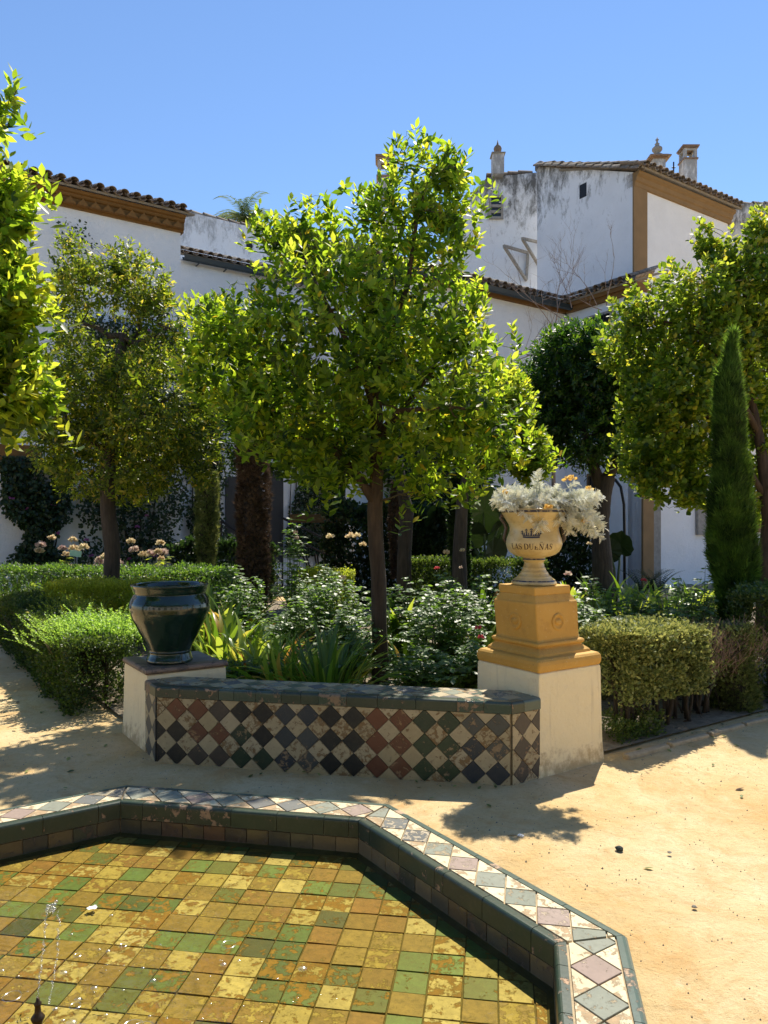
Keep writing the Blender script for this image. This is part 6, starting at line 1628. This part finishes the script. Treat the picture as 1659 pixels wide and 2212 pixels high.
# bare climbing branches on the low roofs at the right
mb = MB(); rs = random.Random(12)
def bare(p, d, l, r, dep):
    pts = [p]; 
    for k in range(4):
        d = (d + Vector((rs.uniform(-.3, .3), rs.uniform(-.2, .2), rs.uniform(-.2, .25)))).normalized(); pts.append(pts[-1] + d * l / 4)
    mb.tube(pts, [r, r * .85, r * .7, r * .5, r * .35], 4, cap=False)
    if dep:
        for k in range(rs.randint(2, 4)): bare(pts[rs.randint(1, 4)], (d + Vector((rs.uniform(-1, 1), rs.uniform(-.4, .2), rs.uniform(-.4, .9)))).normalized(), l * rs.uniform(.4, .75), r * .55, dep - 1)
ZB = 18.3
for x, y, dx, dz, l in ((1190, 700, -.5, .7, 1.3), (1200, 700, .1, 1, 1.5), (1215, 690, -.9, .5, 1.2), (1100, 770, .9, .3, 1.4), (1110, 780, .4, .2, 1.2), (1150, 770, -.6, .3, 1.2), (1290, 660, -.5, .8, 1.1), (1310, 660, .1, 1, 1.2), (1300, 670, -.8, .2, .9), (1235, 665, -.3, .9, .9), (1185, 760, .2, 1, 1.0)):
    bare(W(x, y, ZB), Vector((dx, 0, dz)).normalized(), l, .014, 3)
mb.tube([W(1190, 760, ZB), W(1195, 1000, ZB), V2(GX(1200, ZB), ZB)], [.03, .05, .06], 6)
o = mb.obj('bare_vine', M['twig_grey'], smooth=True); tag(o, 'leafless grey vine branches over the low roof valley', 'vine')
# curved dark hose or stem on the wall and small hoop
m = MB(); m.tube([V2(GX(1349, 15.5), 15.5, .1), W(1349, 1150, 15.5), W(1348, 1090, 15.5), W(1341, 1052, 15.5), W(1328, 1035, 15.5)], .03, 6); o = m.obj('bent_cane', M['iron'], smooth=True); tag(o, 'thin dark cane bending over in front of the white wall', 'cane')
# turquoise plant label
sg = empty('plant_sign', W(164, 1230, 13), 'small pale turquoise plant sign standing among the hydrangeas', 'sign')
m = MB(); m.box(None, (.20, .012, .10), m=Matrix.Translation(W(163, 1196, 12.9)) @ Matrix.Rotation(.12, 4, 'Y')); m.obj('sign_plate', M['sign'], sg)
m = MB(); m.tube([W(163, 1202, 12.92), V2(GX(164, 12.92), 12.92)], .008, 5); m.obj('stake', M['iron'], sg)
# ferns by the wall
rng = np.random.default_rng(9)
for px, Y, sc_ in ((1390, 14.5, .8), (1420, 14.8, .75)):
    o = empty('fern', (GX(px, Y), Y, 0), 'fern in front of the ochre corner pilaster' if px == 1390 else 'fern by the grey stone jamb right of the ochre pilaster', 'fern')
    for i in range(12):
        a = rng.uniform(0, 6.28); pts = []; p = Vector((GX(px, Y), Y, .1)); 
        for k in range(8):
            el = 1.35 - .17 * k; pts.append(Vector(p)); p = p + Vector((math.cos(a) * math.cos(el), math.sin(a) * math.cos(el) * .6, math.sin(el))) * sc_ / 6
        P = []; D = []
        for k in range(36):
            t = (k + 1) / 37 * 7; i0 = min(6, int(t)); tv = (pts[i0 + 1] - pts[i0]).normalized(); P.append(pts[i0].lerp(pts[i0 + 1], t - i0)); D.append(tv.cross(ZUP).normalized() * (1 if k % 2 else -1) + tv * .4)
        link('frond', scatter('frond', TS, np.array(P), np.array(D), np.tile([0, 0, 1.], (36, 1)), .12 * np.linspace(1, .3, 36), rng.random(36), M['leaf_ivy']), o)

# ================================================================== silver plant in the urn
rng = np.random.default_rng(15); sp = empty('dusty_miller', (cU.x, cU.y, UB + .46), 'silvery white dusty miller spilling over the urn rim to the right', 'plant')
mb = MB()
targets = []
k5 = 5.24 / F
def tgt(x, y, dz): return Vector((GX(x, 5.24), 5.24 + dz, GZ(y, 5.24)))
for i in range(105):
    a = rng.uniform(0, 6.28); k = rng.uniform(.15, 1) ** .7; targets.append(Vector((cU.x + math.cos(a) * .27 * k - .02, cU.y + math.sin(a) * .24 * k, UB + .54 + rng.uniform(.02, .17) * (1.15 - .55 * k))))
for i in range(85):   # trailing mass on the right
    x = rng.normal(1252, 20); y = rng.uniform(1062, 1150); targets.append(tgt(x, y, rng.normal(-.06, .09)))
for x, y in ((1078, 1082), (1072, 1075), (1082, 1100), (1100, 1098), (1158, 1022), (1156, 1028), (1160, 1040), (1120, 1110), (1130, 1120), (1150, 1140), (1160, 1135), (1155, 1118), (1198, 1120), (1196, 1130), (1140, 1100), (1205, 1050), (1240, 1045), (1278, 1160), (1262, 1155), (1285, 1130)): targets.append(tgt(x, y, rng.uniform(-.24, -.15) if y > 1090 else rng.normal(0, .05)))
root = Vector((cU.x, cU.y, UB + .50)); sprays = []
for t in targets:
    b = root + Vector((rng.normal(0, .06), rng.normal(0, .06), 0)); over = t.z < UB + .54
    md = b.lerp(t, .55); md.z = max(md.z, UB + .56 + rng.uniform(.02, .08)) if over else md.z + .02
    pts = [b, md, t]; mb.tube(pts, [.004, .003, .002], 4, cap=False)
    d = (t - md).normalized(); n = 9; P = []; D = []; Uv = []
    e1 = d.orthogonal().normalized(); e2 = d.cross(e1); n = 13
    for j in range(n):
        a = j * 2.4 + rng.random(); q = t - d * .07 * (1 - j / (n - 1)); rd = e1 * math.cos(a) + e2 * math.sin(a); P.append(q); D.append(d * (.35 + .6 * j / n) + rd + Vector(rng.normal(0, .15, 3)) + Vector((0, 0, -.25 if over else .1))); Uv.append(d * .6 - rd * .3 + ZUP * .6 + Vector(rng.normal(0, .3, 3)))
    me = scatter('leaf_spray', TLOB, np.array(P), np.array(D), np.array(Uv), .046 * rng.uniform(.6, 1.2, n), np.clip(rng.normal(.6, .3, n), 0, 1), M['leaf_silver']); link('leaf_spray', me, sp)
mb.obj('stems', M['leaf_silver'], sp)
for x, y, dz in ((1218, 1038, -.1), (1238, 1036, 0), (1272, 1060, 0), (1252, 1128, -.16), (1167, 1100, -.25), (1089, 1068, -.05)): bloom(sp, tgt(x, y, dz), .032, M['petal_yellow'], rng, 18)

# ================================================================== litter on the sand
def litter(name, label, x, y, r, mat, seed, flat=.4, cat=None):
    Z = F * EYE / (y - CY); c = V2(GX(x, Z), Z, .0); rs = random.Random(seed); m = MB()
    m.loft([[c + Vector((r * k * math.cos(a) * rs.uniform(.7, 1.2), r * k * math.sin(a) * rs.uniform(.6, 1.1), h * r * flat)) for a in [2 * math.pi * q / 8 for q in range(8)]] for h, k in ((0, .9), (.5, 1), (.9, .6), (1.1, .15))])
    o = m.obj(name, mat, None, smooth=False); tag(o, label, cat or name.replace('_', ' ')); return o
def flat_leaf(label, x, y, L, mat, seed, rz):
    Z = F * EYE / (y - CY); c = V2(GX(x, Z), Z, .002); me = npmesh('fallen_leaf', TL[0], TL[1], mat, np.full(8, .5)); o = link('fallen_leaf', me, None, Matrix.Translation(c) @ Matrix.Rotation(rz, 4, 'Z') @ Matrix.Rotation(.25, 4, 'Y') @ Matrix.Scale(L, 4)); tag(o, label, 'leaf')
litter('dark_clod', 'dark greenish clod on the open sand right of the pool', 1338, 1836, .024, M['dung'], 1, .8, 'clod')
flat_leaf('curled pale grey leaf on the sand below the urn shadow', 1118, 1804, .07, M['petal_cream'], 1, 1.2)
litter('crumpled_paper', 'small crumpled white scrap on the sand beside the urn shadow', 1124, 1806, .018, M['paper'], 2, .5, 'paper')
litter('twig_stub', 'short dry stub on the reddish sand patch', 1446, 1842, .012, M['stone'], 3, .6, 'twig')
flat_leaf('narrow dark leaf on the sand near the right edge', 1607, 1702, .07, M['leaf_brown'], 2, 1.9)
flat_leaf('dry leaf on the sandy patch right of the pool corner', 1412, 1875, .05, M['leaf_dry'], 3, 1.4)
flat_leaf('grey leaf lying by the foot of the right hedge', 1410, 1596, .07, M['leaf_dry'], 4, .8)
flat_leaf('green leaf lying on the left path', 36, 1575, .055, M['leaf_hedge'], 5, .9)
litter('pebble', 'dark pebble on the sunny part of the left path', 38, 1518, .018, M['stone'], 4, .8)
litter('pebble', 'pebble on the sand close to the outer corner of the pool rim', 1500, 1960, .012, M['stone'], 5, .7)
# dry leaves blown against the hedges, bench and pool rim
rs = random.Random(78); lp = []
for i in range(230):
    k = rs.random()
    if k < .35: q = V2(-2.35, 6.1) + D34 * rs.uniform(0, 4.5) - D56 * abs(rs.gauss(.05, .18))
    elif k < .7: q = HR0 + D56 * rs.uniform(-.2, 3.2) - D34 * abs(rs.gauss(.36, .12))
    elif k < .85: q = LC.lerp(RC, rs.random()) - N11 * abs(rs.gauss(.03, .10))
    else: q = V2(rs.uniform(-3.5, 3.6), rs.uniform(4.3, 5.6))
    if (q - PC).length < 2.0 or (PLc.x - .2 < q.x < PRc.x + .7 and q.y > 4.95): continue
    lp.append((q.x, q.y, .004 + .018 * noise.noise(Vector((q.x * .9, q.y * .9, 0)))))
lp = np.array(lp); n = len(lp); rng = np.random.default_rng(6)
o = link('dry_leaves', scatter('dry_leaves', TL, lp, np.stack([rng.normal(0, 1, n), rng.normal(0, 1, n), rng.normal(0, .12, n)], 1), np.tile([0, 0, 1.], (n, 1)) + rng.normal(0, .25, (n, 3)), rng.uniform(.02, .055, n), rng.random(n), M['leaf_dry'])); tag(o, kind='stuff')
# gravel grit
rs = random.Random(77); mb = MB()
for i in range(6500):
    x = rs.uniform(-3.6, 4.0); y = rs.uniform(1.2, 6.2)
    if math.hypot(x - PC.x, y - PC.y) < 2.06: continue
    r = rs.uniform(.0015, .0045) * (1.6 if rs.random() < .06 else 1); c = Vector((x, y, .0)); k = rs.random() * 6
    z = .018 * noise.noise(Vector((x * .9, y * .9, 0))) + .006 * noise.noise(Vector((x * 3.1, y * 3.1, 4))) - .008
    p = [c + Vector((r * math.cos(k + a), r * math.sin(k + a), z - .001)) for a in (0, 1.6, 3.1, 4.6)]; t = c + Vector((r * .2, 0, z + r * 1.2)); mb.add(p + [t], [(0, 1, 4), (1, 2, 4), (2, 3, 4), (3, 0, 4)])
o = mb.obj('gravel', M['stone']); tag(o, kind='stuff')
# leaf litter over the bed
rng = np.random.default_rng(33); n = 5200
P = np.stack([rng.uniform(-5.5, 6.5, n), rng.uniform(5.3, 15, n), np.full(n, .025)], 1)
keep = (P[:, 1] > 5.6 + .1 * np.abs(P[:, 0])) & (P[:, 0] > -1.8 - (P[:, 1] - 5.6) * .62) & (P[:, 0] < 1.6 + (P[:, 1] - 5.4) * 1.4); P = P[keep]; n = len(P)
D = np.stack([rng.normal(0, 1, n), rng.normal(0, 1, n), rng.uniform(0, .5, n)], 1)
o = link('leaf_litter', scatter('leaf_litter', TS, P, D, np.tile([0, 0, 1.], (n, 1)) + rng.normal(0, .3, (n, 3)), rng.uniform(.03, .07, n), rng.random(n), M['leaf_brown'])); tag(o, kind='stuff')
exec_order.append('done')
